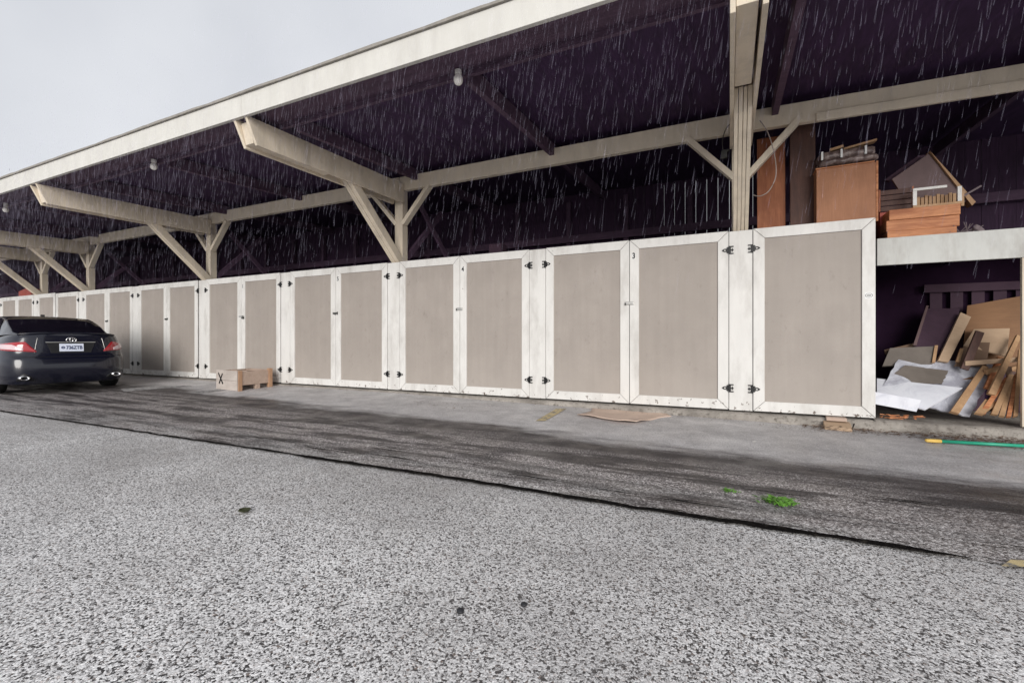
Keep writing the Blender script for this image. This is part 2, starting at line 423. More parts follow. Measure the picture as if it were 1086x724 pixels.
# ------------------------------------------------------------------ lockers
DZ0, DZ1, YF = .108, 2.335, 6.30
FR = .122
def frame_bm(w, h0, h1):
    bm = bmesh.new(); g = .0022
    a, b = .0035, w-.0035; c, d = h0, h1; f = FR
    for quad in (((a, c), (b, c), (b-f, c+f), (a+f, c+f)), ((a, d), (a+f, d-f), (b-f, d-f), (b, d)),
                 ((a, c), (a+f, c+f), (a+f, d-f), (a, d)), ((b, c), (b, d), (b-f, d-f), (b-f, c+f))):
        cx = sum(q[0] for q in quad)/4; cz = sum(q[1] for q in quad)/4
        pts = []
        for (x, z) in quad:
            dx, dz = cx-x, cz-z; 
            vert = abs(quad[0][0]-quad[1][0]) < 1e-6 or abs(quad[0][0]-quad[3][0]) < 1e-6
            # pull the mitred corners back a hair so a fine joint shows
            if quad[0][1] == c and quad[1][1] == c or quad[0][1] == d and quad[3][1] == d: x += math.copysign(g*1.4, dx)
            else: z += math.copysign(g*1.4, dz)
            pts.append((x, 0, z))
        prism(bm, pts, (0, .022, 0))
    return bm
def door(w, parent, x0, hinge, label=None):
    """one framed door, left edge at x0 (local), hinge on 'l' or 'r'"""
    e = bpy.data.objects.new('door', None); C.objects.link(e); e.parent = parent; e.location = (x0, 0, 0)
    if label: e['label'] = label
    bm = bmesh.new(); box(bm, .015, w-.015, .019, .036, DZ0+.015, DZ1-.015); link('panel', bm, M['taupe'], e)
    link('frame', frame_bm(w, DZ0, DZ1), M['white'], e, bevel=.003)
    return e
def hinge_bm(side):
    s = 1 if side == 'l' else -1          # door lies toward +s
    bm = bmesh.new()
    def b2(x0, x1, z0, z1, y=-.006):
        x0, x1 = sorted((x0*s, x1*s)); box(bm, x0, x1, y, 0, z0, z1)
    b2(-.006, .006, -.052, .052, -.013)                    # knuckle
    b2(-.022, -.006, -.050, .050)
    for z in (-.050, -.007, .036): b2(-.052, -.022, z, z+.014)
    b2(-.046, -.036, -.050, -.036); b2(-.044, -.034, -.02, .02)
    b2(.006, .022, -.038, .038)
    for cx, rr in ((.045, .021),):
        n = 14
        for k in range(n):
            a0, a1 = 2*math.pi*k/n, 2*math.pi*(k+1)/n
            q = [(cx+math.cos(a0)*rr*1.25, math.sin(a0)*rr), (cx+math.cos(a1)*rr*1.25, math.sin(a1)*rr), (cx+math.cos(a1)*rr*.55, math.sin(a1)*rr*.5), (cx+math.cos(a0)*rr*.55, math.sin(a0)*rr*.5)]
            prism(bm, [(x*s, -.006, z) for x, z in q], (0, .006, 0))
    b2(.066, .078, -.008, .008); b2(.018, .030, -.030, -.018); b2(.018, .030, .018, .030)
    return bm
HM = {}
for sd in 'lr':
    tmp = link('hinge', hinge_bm(sd), M['iron']); HM[sd] = tmp.data; bpy.data.objects.remove(tmp)
def add_hinges(parent, x, side):
    for z in (2.095, .375):
        o = bpy.data.objects.new('hinge', HM[side]); C.objects.link(o); o.parent = parent; o.location = (x, -.001, z)
def latch(parent, x, z, style):
    bm = bmesh.new()
    if style == 'bright':
        box(bm, x-.062, x+.062, -.012, 0, z-.022, z+.022); box(bm, x-.050, x+.055, -.020, -.012, z-.014, z+.016)
        l = link('latch', bm, M['steel'], parent, bevel=.003)
        bm = bmesh.new(); box(bm, x-.058, x-.040, -.026, -.012, z-.024, z+.006); link('staple', bm, M['darksteel'], l)
    elif style == 'dark':
        box(bm, x-.062, x+.055, -.014, 0, z-.015, z+.015)
        box(bm, x-.020, x+.015, -.030, -.014, z-.026, z+.008); box(bm, x+.036, x+.060, -.012, 0, z-.026, z+.026)
        link('latch', bm, M['darksteel'], parent, bevel=.002)
    else:
        box(bm, x-.06, x+.05, -.012, 0, z-.018, z+.018); l = link('latch', bm, M['steel'], parent, bevel=.002)
        bm = bmesh.new(); box(bm, x+.052, x+.112, -.030, -.006, z-.052, z-.012)
        tube(bm, [(x+.06, -.018, z-.012), (x+.06, -.018, z+.008), (x+.075, -.018, z+.018), (x+.098, -.018, z+.008), (x+.098, -.018, z-.012)], .005)
        link('padlock', bm, M['darksteel'], l, bevel=.004)
def casing(parent, x0, x1):
    bm = bmesh.new()
    box(bm, x0+.004, x1-.004, .045, 1.35, DZ0-.01, DZ1-.012)
    link('casing', bm, M['darkest'], parent)
def cover_board(parent, x0, x1):
    bm = bmesh.new(); box(bm, x0+.002, x1-.002, .003, .040, DZ0-.004, DZ1-.008); link('cover_board', bm, M['white'], parent, bevel=.002)
def number(parent, s, x, z, size=.105):
    mt = Matrix.Translation((x, -.003, z)) @ Matrix.Rotation(R(90), 4, 'X')
    bm = bmesh.new(); box(bm, x-.022, x+.022, -.0022, -.0002, z-.042, z+.042); pl = link('number_plate', bm, M['sticker'], parent)
    text_mesh('number', s, size, M['ink'], pl, mt, .0006, .0035, .8)

DW = 1.2255
def double_locker(right, w, label, style, num, base_z=0.):
    t_ = empty('storage_locker', (right, YF, base_z), label, 'locker', 'storage lockers under the carport')
    t_.scale.x = w/2.455
    casing(t_, -2.455-.262, 0)
    cover_board(t_, -2.455-.262, -2.455)
    d1 = door(DW, t_, -2.455+.002, 'l'); d2 = door(DW, t_, -DW-.001, 'r')
    add_hinges(d1, -.002, 'l'); add_hinges(d2, DW+.001, 'r')
    latch(d2, -.002, 1.475, style)
    if num: number(d2, num, .058, 2.115)
    return t_
# the first, single door next to the open bay
t_ = empty('storage_locker', (1.469, YF, 0), 'single-door storage locker at the right end of the row, beside the open bay', 'locker', 'storage lockers under the carport')
casing(t_, -1.475, -.002); cover_board(t_, -1.475, -1.213)
d = door(1.208, t_, -1.210, 'l'); add_hinges(d, -.002, 'l')
bm = bmesh.new()
n = 28
for r0, r1 in ((.030, .026), (.014, .009)):
    for k in range(n):
        a0, a1 = 2*math.pi*k/n, 2*math.pi*(k+1)/n
        prism(bm, [(1.145+math.cos(a)*r*1.15, -.002, 1.472+math.sin(a)*r*.85) for a, r in ((a0, r0), (a1, r0), (a1, r1), (a0, r1))], (0, .002, 0))
box(bm, 1.118, 1.172, -.002, 0, 1.470, 1.474)
st_ = link('sticker_print', bm, M['darksteel'], d)
bm = bmesh.new(); box(bm, 1.105, 1.185, -.0012, 0, 1.435, 1.509)
bmesh.ops.scale(bm, vec=(1, 1, 1), verts=bm.verts[:]); sk = link('sticker', bm, M['sticker'], d); st_.parent = sk
rows = [(-.006, 2.455, 'storage locker numbered 3 with a bright steel latch, left of the front post', 'bright', '3'),
        (-2.721, 2.46, 'storage locker numbered 4 with peeling paint along its bottom rails', 'bright', '4'),
        (-5.448, 2.487, 'storage locker with a dark latch, between locker 4 and the padlocked one', 'dark', '5'),
        (-8.215, 2.47, 'storage locker with a padlock hanging at its doors, behind the wooden crate', 'pad', '1'),
        (-10.985, 2.49, 'storage locker with a small dull latch, first whole pair left of the wooden crate', 'dark', None),
        (-13.74, 2.52, 'storage locker just right of and behind the black car', 'dark', None)]
for a in rows: double_locker(*a)
t_ = empty('storage_locker', (-16.54, YF, 0), 'narrow single-door storage locker at the step in the row behind the car roof', 'locker', 'storage lockers under the carport')
casing(t_, -1.38, 0); d = door(1.36, t_, -1.37, 'r'); add_hinges(d, 1.36, 'r')
t_ = empty('storage_locker', (-18.03, YF+.03, .03), 'single-door storage locker, first left of the step in the row', 'locker', 'storage lockers under the carport')
casing(t_, -1.42, 0); cover_board(t_, -1.42, -1.16); d = door(1.15, t_, -1.155, 'l'); add_hinges(d, -.003, 'l')
double_locker(-19.46, 2.40, 'storage locker far left above the car roof, second left of the step in the row', 'dark', None, .03).location.y = YF+.03
double_locker(-22.15, 2.40, 'leftmost storage locker of the row, partly cut by the left edge', 'dark', None, .03).location.y = YF+.03

# ------------------------------------------------------------------ open bay (shelf over scrap boards)
XB0, XB1 = 1.475, 2.635
t_ = empty('open_bay', (XB0, YF, 0), 'open storage bay with a painted shelf edge and scrap boards stored beneath', 'storage bay')
def L(o): o.location = -Vector(t_.location); return o
bm = bmesh.new(); box(bm, XB0+.003, XB1+.26, 6.302, 6.345, 1.800, 2.098); L(link('shelf_edge', bm, M['shelf'], t_, bevel=.004))
bm = bmesh.new(); box(bm, XB0, XB1+1.35, 6.347, 7.6, 2.045, 2.085)
for x in (1.7, 2.1, 2.45): box(bm, x, x+.04, 6.36, 7.58, 1.92, 2.043)
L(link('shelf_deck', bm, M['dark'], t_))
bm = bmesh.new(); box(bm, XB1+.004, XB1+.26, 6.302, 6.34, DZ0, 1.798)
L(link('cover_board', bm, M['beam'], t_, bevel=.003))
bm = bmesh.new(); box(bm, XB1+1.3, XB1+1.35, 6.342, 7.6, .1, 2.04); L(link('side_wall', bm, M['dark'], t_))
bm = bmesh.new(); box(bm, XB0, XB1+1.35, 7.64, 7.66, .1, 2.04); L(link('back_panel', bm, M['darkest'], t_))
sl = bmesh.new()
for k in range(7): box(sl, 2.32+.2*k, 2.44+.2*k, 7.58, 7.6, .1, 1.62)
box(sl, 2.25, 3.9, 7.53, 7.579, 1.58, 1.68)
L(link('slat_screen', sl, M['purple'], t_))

# ------------------------------------------------------------------ carport
cp = empty('carport', (0, 6.5, 0), 'long dark-ceilinged carport with cream painted posts, braces and fascia', 'carport')
def CP(o): o.location = -Vector(cp.location); return o
def LP(o, p): o.location = (0, 0, 0); return o
def rz(x): return -.0052*x
XL, XR = -34, 7
bm = bmesh.new()
def tilt_box(bm, x0, x1, y0, y1, z0, z1, dzy=0):
    vs = []
    for x in (x0, x1):
        for y in (y0, y1):
            for z in (z0, z1): vs.append(bm.verts.new((x, y, z+rz(x)+(dzy if y == y1 else 0))))
    for f in ((0,1,3,2), (4,6,7,5), (0,4,5,1), (2,3,7,6), (0,2,6,4), (1,5,7,3)): bm.faces.new([vs[k] for k in f])
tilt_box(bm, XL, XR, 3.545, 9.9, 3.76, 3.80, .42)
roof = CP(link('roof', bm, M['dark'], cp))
joints = [XL, -29, -24.2, -19.6, -15.1, -10.3, -5.25, -.6, 3.2, XR]
bm = bmesh.new()
for a, b_ in zip(joints, joints[1:]): tilt_box(bm, a+.002, b_-.002, 3.50, 3.545, 3.608, 3.86)
link('fascia', bm, M['fascia'], roof, bevel=.003)
bm = bmesh.new()   # roofing edge that laps over the fascia, uneven
prev = None
x = XL
while x < XR:
    h = .022+.016*noise.noise((x*1.1, 9, 0))+.012*noise.noise((x*4, 3, 0)); yo = 3.475+.012*noise.noise((x*1.7, 5, 0))
    v = [bm.verts.new((x, yo, 3.868+rz(x)-.006)), bm.verts.new((x, yo, 3.868+rz(x)+h)), bm.verts.new((x, 6.5, 4.08+rz(x))), bm.verts.new((x, 9.9, 4.30+rz(x))), bm.verts.new((x, 3.6, 3.864+rz(x)))]
    if prev:
        for a, b_ in ((0, 1), (1, 2), (2, 3), (4, 0)): bm.faces.new((prev[a], v[a], v[b_], prev[b_]))
    prev = v; x += random.choice((.12, .3, .3, .04))
link('roofing', bm, M['roofing'], roof)
bm = bmesh.new(); tilt_box(bm, XL, XR, 3.56, 3.98, 3.70, 3.745, .01); link('soffit_board', bm, M['dark2'], roof)
bm = bmesh.new(); tilt_box(bm, XL, XR, 3.985, 4.03, 3.655, 3.755, 0); link('header', bm, M['dark2'], roof)
for k, x0 in enumerate([2.95, .47, -2.455, -4.98, -7.85, -10.25, -13.1, -15.9, -18.4]):
    bm = bmesh.new()
    prism(bm, [(x0, 4.04, 3.60+rz(x0)), (x0, 9.5, 3.93+rz(x0)), (x0, 9.5, 4.10+rz(x0)), (x0, 4.04, 3.775+rz(x0))], (.07, 0, 0)); link('rafter', bm, M['dark2'], roof)

PX = [.127, -5.317, -10.85, -16.43, -19.33, -24.9]
for k, px in enumerate(PX):
    zt = 3.62+.012*k if k else 3.60
    bm = bmesh.new(); box(bm, px-.075, px+.075, 6.455, 6.60, .1, zt)
    box(bm, px-.100, px-.079, 6.462, 6.595, .1, zt-.02)
    CP(link('post', bm, M['beam'], cp, bevel=.004))
    # outrigger: two boards either side of the brace
    for s in (-1, 1):
        bm = bmesh.new(); xc = px+s*.105
        prof = [(3.52, 3.655), (3.665, 3.345), (6.415, 3.395), (6.44, 3.44), (6.45, 3.70), (6.43, 3.725)]
        prism(bm, [(xc-.019, y, z) for y, z in prof], (.038, 0, 0)); CP(link('outrigger_board', bm, M['beam'], cp, bevel=.004))
    bm = bmesh.new(); prism(bm, [(px-.083, y, z) for y, z in ((3.60, 3.62), (3.66, 3.38), (4.86, 3.40), (4.86, 3.62))], (.083+.083-.022, 0, 0))
    CP(link('spacer_block', bm, M['beam'], cp, bevel=.003))
    # diagonal brace, four laminations
    bm = bmesh.new()
    p, q = Vector((px, 6.52, 2.28)), Vector((px, 5.16, 3.56))
    for j, (ox, w, dd) in enumerate(((-.066, .038, .0), (-.0225, .038, .006), (.0195, .035, -.004), (.062, .040, .003))):
        beam(bm, p+Vector((ox, -dd, 0)), q+Vector((ox, -dd, 0)), w, .135)
    CP(link('brace', bm, M['beam'], cp, bevel=.003))
    # back brace
    bm = bmesh.new(); beam(bm, (px+.02, 6.60, 2.42), (px+.02, 7.75, 3.55), .06, .10); beam(bm, (px+.11, 8.2, 2.3), (px+.11, 6.9, 3.5), .05, .09)
    CP(link('rear_brace', bm, M['dark2'], cp))
    # knee braces along the wall
    for s in (-1, 1):
        bm = bmesh.new(); beam(bm, (px+s*.07, 6.505, 3.04), (px+s*.64, 6.505, 3.66), .07, .115, (0, 1, 0)) ; CP(link('knee_brace', bm, M['girder'], cp, bevel=.003))
ends = [5.6]+PX+[-31]
for k in range(len(ends)-1):
    bm = bmesh.new(); a, b_ = ends[k+1]+.01, ends[k]-.01
    if k == len(ends)-2: a += .0
    za = 3.60+.014*min(k+1, 5); zb_ = 3.60+.014*min(k, 5)-(.10 if k == 0 else 0)
    hh_ = .245
    pts = [(a, 6.46, za), (b_, 6.46, zb_), (b_, 6.46, zb_+hh_), (a, 6.46, za+hh_)]
    prism(bm, pts, (0, .09, 0))
    if k == 0:
        prism(bm, [(.93, 6.425, za-.03-.015), (5.5, 6.425, zb_-.045), (5.5, 6.425, zb_+.06), (.93, 6.425, za+.055)], (0, .033, 0))
    CP(link('girder', bm, M['girder'], cp, bevel=.004))

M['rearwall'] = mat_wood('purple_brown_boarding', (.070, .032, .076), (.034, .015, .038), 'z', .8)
# board wall at the rear of the carport, roof-space gloom put into its colour
bw_ = empty('back_wall', (-14, 9.7, 0), 'dark board wall closing the rear of the carport above the lockers', 'wall')
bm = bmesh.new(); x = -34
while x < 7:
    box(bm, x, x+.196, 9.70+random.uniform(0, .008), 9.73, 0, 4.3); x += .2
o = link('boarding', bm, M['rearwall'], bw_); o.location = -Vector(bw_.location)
for k in range(26):
    x = -27+1.25*k; bm = bmesh.new(); box(bm, x, x+.09, 9.58, 9.69, .1, 4.0); o = link('stud', bm, M['dark2'], bw_); o.location = -Vector(bw_.location)
bm = bmesh.new(); box(bm, -34, 7, 9.52, 9.575, 3.1, 3.25); o = link('rail', bm, M['dark2'], bw_); o.location = -Vector(bw_.location)

# ceiling lamps
for k, (px, py, lab) in enumerate(((486, 83, 'bare round ceiling lamp in the bay nearest the camera'), (163, 175, 'bare round ceiling lamp in the middle bay, left of the second outrigger beam'), (6, 221, 'bare round ceiling lamp at the left edge under the fascia'))):
    p = at(px, py+1, 3.93); zc = 3.70+rz(p.x)
    t_ = empty('ceiling_lamp', (p.x, p.y, p.z), lab, 'lamp', 'ceiling lamps under the carport roof')
    bm = bmesh.new(); prof = [(0, -.062), (.022, -.058), (.038, -.044), (.047, -.018), (.046, .008), (.036, .032), (.026, .046), (.026, .060)]
    nn = 20; rings = []
    for r_, z_ in prof: rings.append([bm.verts.new((max(r_, .001)*math.cos(a), max(r_, .001)*math.sin(a), z_)) for a in [2*math.pi*i/nn for i in range(nn)]])
    for a, b_ in zip(rings, rings[1:]):
        for i in range(nn): bm.faces.new((a[i], a[(i+1) % nn], b_[(i+1) % nn], b_[i]))
    link('bulb', bm, M['bulb'], t_, smooth=True)
    bm = bmesh.new(); top = max(.07, 3.70+rz(p.x)-p.z-.004)
    tube(bm, [(0, 0, .052), (0, 0, top)], .034, 16); link('holder', bm, M['white'], t_, bevel=.002)

# cable hanging round the front post and a small junction box
def curve_obj(name, pts, r, mat, label=None, cat=None, parent=None):
    P = [Vector(p) for p in pts]; out = []
    for k in range(len(P)-1):
        a, b_, c_, d_ = P[max(k-1, 0)], P[k], P[k+1], P[min(k+2, len(P)-1)]
        for j in range(6):
            t0 = j/6; out.append(.5*((2*b_)+(-a+c_)*t0+(2*a-5*b_+4*c_-d_)*t0**2+(-a+3*b_-3*c_+d_)*t0**3))
    out.append(P[-1]); bm = bmesh.new(); tube(bm, out, r, 6); o = link(name, bm, mat, parent, smooth=True)
    if label: tag(o, label, cat)
    return o
curve_obj('cable', [at(806, 128, 6.40), at(814, 140, 6.38), at(820, 158, 6.34), at(823, 176, 6.32), at(822, 190, 6.32), at(815, 203, 6.33), at(806, 208, 6.36), at(799, 207, 6.42)], .006, M['cable'], 'thin pale cable looped beside the front post', 'cable')
t_ = empty('junction_box', at(768, 164, 6.42), 'small metal junction box with a wire on the left knee brace of the front post', 'junction box')
bm = bmesh.new(); box(bm, -.035, .035, -.03, .02, -.05, .045); box(bm, -.02, .06, -.02, .015, .03, .06); link('housing', bm, M['darksteel'], t_, bevel=.004)
curve_obj('wire', [Vector((-.01, -.01, .04)), Vector((-.02, -.04, .16)), Vector((.02, -.05, .30)), Vector((.09, -.03, .38))], .006, M['darksteel'], parent=t_)

# ------------------------------------------------------------------ things stored on top
def B(name, x0, x1, y0, y1, z0, z1, mat, label, cat, bev=.004, group=None, shear=0):
    cx, cy = (x0+x1)/2, (y0+y1)/2
    bm = bmesh.new(); box(bm, x0-cx, x1-cx, y0-cy, y1-cy, 0, z1-z0)
    if shear:
        for v in bm.verts: v.co.y += shear*v.co.z
    o = link(name, bm, mat, bevel=bev); o.location = (cx, cy, z0); return tag(o, label, cat, group)
T = 2.336
B('plywood_board', at(803, 0, 6.8).x, at(833, 0, 6.8).x, 6.78, 6.80, T, at(803, 148, 6.85).z, M['orange'], 'orange plywood board standing upright right behind the front post', 'board', shear=.05)
B('tall_board', at(838, 0, 6.7).x, at(865, 0, 6.7).x, 6.68, 6.725, T, at(850, 128, 6.75).z, M['walnut'], 'tall dark brown panel standing on the end locker beside the plywood box', 'panel', shear=.03)
bx0, bx1 = at(866, 0, 6.5).x, at(931, 0, 6.5).x; bz = at(898, 176, 6.5).z
t_ = empty('plywood_box', ((bx0+bx1)/2, 6.7, T), 'square warm-brown plywood box on top of the end locker', 'box')
w2 = (bx1-bx0)/2
bm = bmesh.new(); box(bm, -w2, w2-.018, -.2, -.185, 0, bz-T); link('front_panel', bm, M['orangebox'], t_, bevel=.002)
bm = bmesh.new(); box(bm, w2-.016, w2+.004, -.203, .3, 0, bz-T+.012); link('side_panel', bm, M['tanx'], t_, bevel=.002)
bm = bmesh.new(); box(bm, -w2, -w2+.02, -.184, .3, 0, bz-T-.001); box(bm, -w2+.02, w2-.018, .285, .3, 0, bz-T-.001); link('rear_panels', bm, M['orangebox'], t_)
bm = bmesh.new(); box(bm, -w2-.01, w2-.03, -.212, .31, bz-T+.001, bz-T+.016); link('lid', bm, M['tanx'], t_, bevel=.002)
# wrapped bundle on the box
zb = bz+.018
t_ = empty('wrapped_bundle', ((bx0+bx1)/2+.01, 6.62, zb), 'plastic-wrapped bundle of boards with white tape lying on the plywood box', 'bundle')
def lump(name, x0, x1, y0, y1, z0, z1, mat, parent, seed, amp=.018):
    bm = bmesh.new(); nx, nr = 26, 16; rings = []
    for i in range(nx+1):
        u = i/nx; x = x0+(x1-x0)*u; f = min(1, math.sqrt(max(0, 1-(abs(u-.5)*2)**10)))+.02
        ring = []
        for j in range(nr):
            a = 2*math.pi*j/nr; c_, s_ = math.cos(a), math.sin(a)
            cx = math.copysign(abs(c_)**.45, c_); sx = math.copysign(abs(s_)**.45, s_)
            p = Vector((x, (y0+y1)/2+cx*(y1-y0)/2*f, (z0+z1)/2+sx*(z1-z0)/2*f))
            p += Vector((0, 1, 1))*amp*noise.noise((p*13)+Vector((seed, 0, 0)))
            ring.append(bm.verts.new(p))
        rings.append(ring)
    for a, b_ in zip(rings, rings[1:]):
        for j in range(nr): bm.faces.new((a[j], a[(j+1) % nr], b_[(j+1) % nr], b_[j]))
    bm.faces.new(rings[0][::-1]); bm.faces.new(rings[-1]); return link(name, bm, mat, parent, smooth=True)
lump('lower_roll', -w2+.0, w2+.02, -.16, .25, .012, .085, M['wrap'], t_, 1)
lump('upper_roll', -w2-.0, w2+.0, -.12, .22, .080, .19, M['wrap'], t_, 6)
for x in (-.25, -.06, .17):
    bm = bmesh.new(); box(bm, x-.010, x+.010, -.141, -.124, .085, .182); link('tape', bm, M['sticker'], t_)
bm = bmesh.new(); beam(bm, (-.03, -.02, .205), (.29, .0, .265), .10, .022); beam(bm, (-.16, -.05, .215), (-.03, -.05, .24), .05, .03); link('loose_batten', bm, M['tan'], t_)

S0 = 2.092
# drawer crate
cx0, cx1 = at(934, 0, 6.62).x, at(967, 0, 6.62).x
t_ = empty('slatted_drawer', ((cx0+cx1)/2, 6.8, S0), 'dark brown slatted drawer standing right of the plywood box', 'drawer')
w2 = (cx1-cx0)/2; zt = at(950, 200, 6.62).z-S0; zm = at(950, 223, 6.62).z-S0
bm = bmesh.new(); hgt = (zt-zm)/4
for k in range(4): box(bm, -w2, w2, -.18, -.16, zm+hgt*k, zm+hgt*(k+1)-.008)
link('front_slats', bm, M['walnut'], t_, bevel=.002)
bm = bmesh.new(); box(bm, -w2-.018, -w2-.001, -.18, .2, zm, zt+.004); box(bm, w2+.001, w2+.018, -.183, .2, zm, zt+.006); link('side_boards', bm, M['orange'], t_)
bm = bmesh.new(); box(bm, -w2, w2-.02, -.15, .19, 0, zm-.002); link('base_block', bm, M['red'], t_)
# three stacked timbers
zt0 = S0
for k, (xa, xb, ya, yb) in enumerate(((941, 1015, 252, 243), (940, 1018, 244, 231), (943, 1019, 232, 220))):
    yk = 6.40+.012*(k % 2)
    x0, x1 = at(xa, 0, yk).x, at(xb, 0, yk).x
    z0 = zt0; z1 = z0+(.095, .120, .115)[k]; zt0 = z1+.001
    B('timber_plank', x0, x1, yk, yk+.30, z0, z1, M['tanx'], ('lowest of the three orange timbers stacked on the shelf edge', 'middle one of the three orange timbers stacked on the shelf edge', 'topmost of the three orange timbers stacked on the shelf edge, under the white frame')[k], 'timber', .006, 'orange timbers stacked on the shelf')
# white-rimmed tray with slats
fx0, fx1 = at(968, 0, 6.44).x, at(1020, 0, 6.44).x; fw = (fx1-fx0)/2
t_ = empty('framed_tray', ((fx0+fx1)/2, 6.58, zt0), 'white-rimmed wooden tray with slats on the orange timbers', 'tray')
fh = .19
bm = bmesh.new(); box(bm, -fw, fw, -.15, -.125, .002, .028); box(bm, -fw, fw, .14, .16, .002, .04); box(bm, -fw, fw, -.124, .139, .002, .012); link('tray_base', bm, M['tan'], t_, bevel=.002)
bm = bmesh.new(); box(bm, -fw, -fw+.035, -.148, -.12, .030, fh); box(bm, fw-.035, fw, -.148, -.12, .030, fh); box(bm, -fw, fw-.12, -.149, -.12, fh+.001, fh+.028); link('rim', bm, M['white'], t_, bevel=.002)
bm = bmesh.new()
for k in range(13): box(bm, -fw+.05+k*.034, -fw+.076+k*.034, .02, .05, .014, fh-.02-.01*(k % 3)); 
link('slats', bm, M['tan'], t_)
# tilted cabinet door leaning behind
q = [at(946, 190, 6.75), at(985, 163, 6.75), at(1026, 212, 6.75), at(984, 248, 6.75)]
bm = bmesh.new(); prism(bm, q, (0, .03, 0)); o = link('tilted_panel', bm, M['mauve'], bevel=.002); tag(o, 'mauve-brown board tilted on its corner above the timber stack', 'board')
q2 = [at(986, 160, 6.72), at(990, 164, 6.72), at(1035, 214, 6.72), at(1031, 218, 6.72)]
bm = bmesh.new(); prism(bm, [q2[0], q2[1], q2[2], q2[3]], (0, .12, 0)); link('batten', bm, M['tan'], o)
q3 = [at(938, 191, 6.9), at(974, 165, 6.9), at(983, 164, 6.9), at(944, 192, 6.9)]
bm = bmesh.new(); prism(bm, q3, (0, .05, 0)); link('top_edge', bm, M['purple'], o)
o = B('stick', 0, .26, 0, .03, 0, .02, M['rag'], 'thin grey stick poking out right of the tilted board', 'stick'); o.location = at(1027, 206, 6.7); o.rotation_euler = (0, R(-32), 0)
bm = bmesh.new()
for k in range(30):
    a = at(random.uniform(1012, 1030), 246, 6.45); a.z = S0+.006+random.random()*.02; b_ = a+Vector((random.uniform(-.14, .14), random.uniform(-.06, .1), random.uniform(.0, .13))); tube(bm, [a, b_], .004, 5)
for k in range(12):
    a = at(random.uniform(1030, 1075), 246, 6.45); a.z = S0+.004; b_ = a+Vector((random.uniform(-.1, .1), random.uniform(-.03, .06), random.uniform(.0, .02))); tube(bm, [a, b_], .005, 5)
tag(link('twig_litter', bm, M['rag']), 'dry twigs and shavings scattered on the shelf edge beside the timbers', 'litter', kind='stuff')
bm = bmesh.new(); bmesh.ops.create_icosphere(bm, subdivisions=3, radius=.055)
for v in bm.verts: v.co += v.normal*.03*noise.noise(v.co*18); v.co.z = max(v.co.z*1.1, -.04); v.co.x *= .9
o = link('rag', bm, M['rag'], smooth=True); p = at(1037, 240, 6.47); o.location = (p.x, p.y, S0+.042); tag(o, 'crumpled grey rag on the shelf right of the timbers', 'rag')
# clutter seen dimly on locker tops
B('stored_plank', -3.4, -2.55, 6.75, 6.87, T, T+.06, M['brownsheet'], 'brown plank lying on top of locker 4 near its right end', 'plank')
B('stored_plank', -2.1, -1.15, 6.9, 7.1, T, T+.09, M['brownsheet'], 'low brown board lying on top of the locker numbered 3', 'plank')
B('stored_box', -3.9, -3.65, 7.2, 7.4, T, T+.35, M['purple'], 'dim upright box on top of the locker numbered 4', 'box')
bm = bmesh.new(); prism(bm, [(-.5, 0, 0), (.45, 0, 0), (.40, 0, .16), (.1, 0, .30), (-.5, 0, .22)], (0, .4, 0)); o = link('red_carton', bm, M['red'], bevel=.004); o.location = (-20.9, 6.6, 2.365); tag(o, 'faded red carton on the far left locker top', 'carton')

# ------------------------------------------------------------------ scrap boards in the open bay
def scrap(name, quad, mat, label, cat, thick=.014, rag=.0, group='scrap boards in the open bay', sag=0, seed=0):
    pts = [at(*q) for q in quad]; c_ = sum(pts, Vector())/4
    pts = [p-c_ for p in pts]
    o = link(name, sheet_quad(pts, thick=thick, rag=rag, sag=sag, seed=seed), mat); o.location = c_; return tag(o, label, cat, group)
scrap('plywood_sheet', [(1026, 324, 7.45), (1088, 313, 7.45), (1088, 400, 7.0), (1020, 385, 7.0)], M['osb'], 'large brown plywood sheet leaning at the back of the open bay', 'sheet')
scrap('plank', [(1019, 331, 7.30), (1030, 336, 7.30), (1006, 384, 6.9), (995, 382, 6.9)], M['beige'], 'long tan plank leaning at the left edge of the brown sheet', 'plank', .03)
scrap('plywood_sheet', [(1033, 349, 7.15), (1071, 348, 7.15), (1068, 378, 6.95), (1022, 366, 6.95)], M['beige'], 'pale plywood offcut in front of the large brown sheet', 'sheet')
scrap('hardboard_sheet', [(1024, 363, 7.0), (1050, 363, 7.0), (1046, 388, 6.85), (1012, 388, 6.85)], M['brownsheet'], 'brown hardboard square below the pale offcut', 'sheet')
scrap('batten', [(1019, 369, 6.95), (1022, 370, 6.95), (1018, 384, 6.85), (1014, 383, 6.85)], M['tan'], 'short tan batten at the left of the brown hardboard square', 'batten', .02)
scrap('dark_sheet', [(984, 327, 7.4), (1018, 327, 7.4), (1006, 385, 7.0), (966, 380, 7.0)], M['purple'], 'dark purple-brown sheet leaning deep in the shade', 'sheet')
scrap('batten', [(982.5, 324, 7.36), (985, 324, 7.36), (972, 366, 7.05), (968.5, 366, 7.05)], M['mauve'], 'thin pinkish batten along the dark sheet edge', 'batten', .02)
o = scrap('grey_board', [(944, 369, 7.0), (992, 367, 7.0), (989, 386, 6.9), (936, 388, 6.9)], M['greyboard'], 'grey board with a tan edge above the white sheets', 'board', .03)
e_ = [at(991.5, 366, 6.985)-o.location, at(995, 366, 6.985)-o.location, at(992, 384, 6.885)-o.location, at(988.5, 384, 6.885)-o.location]
link('tan_edge', sheet_quad(e_, 2, 4, thick=.03), M['tan'], o)
scrap('white_sheet', [(955, 377, 6.98), (1058, 387, 6.98), (1029, 441, 6.42), (930, 420, 6.5)], M['marble2'], 'large white laminate sheet with a torn right edge', 'sheet', .018, .035, seed=3)
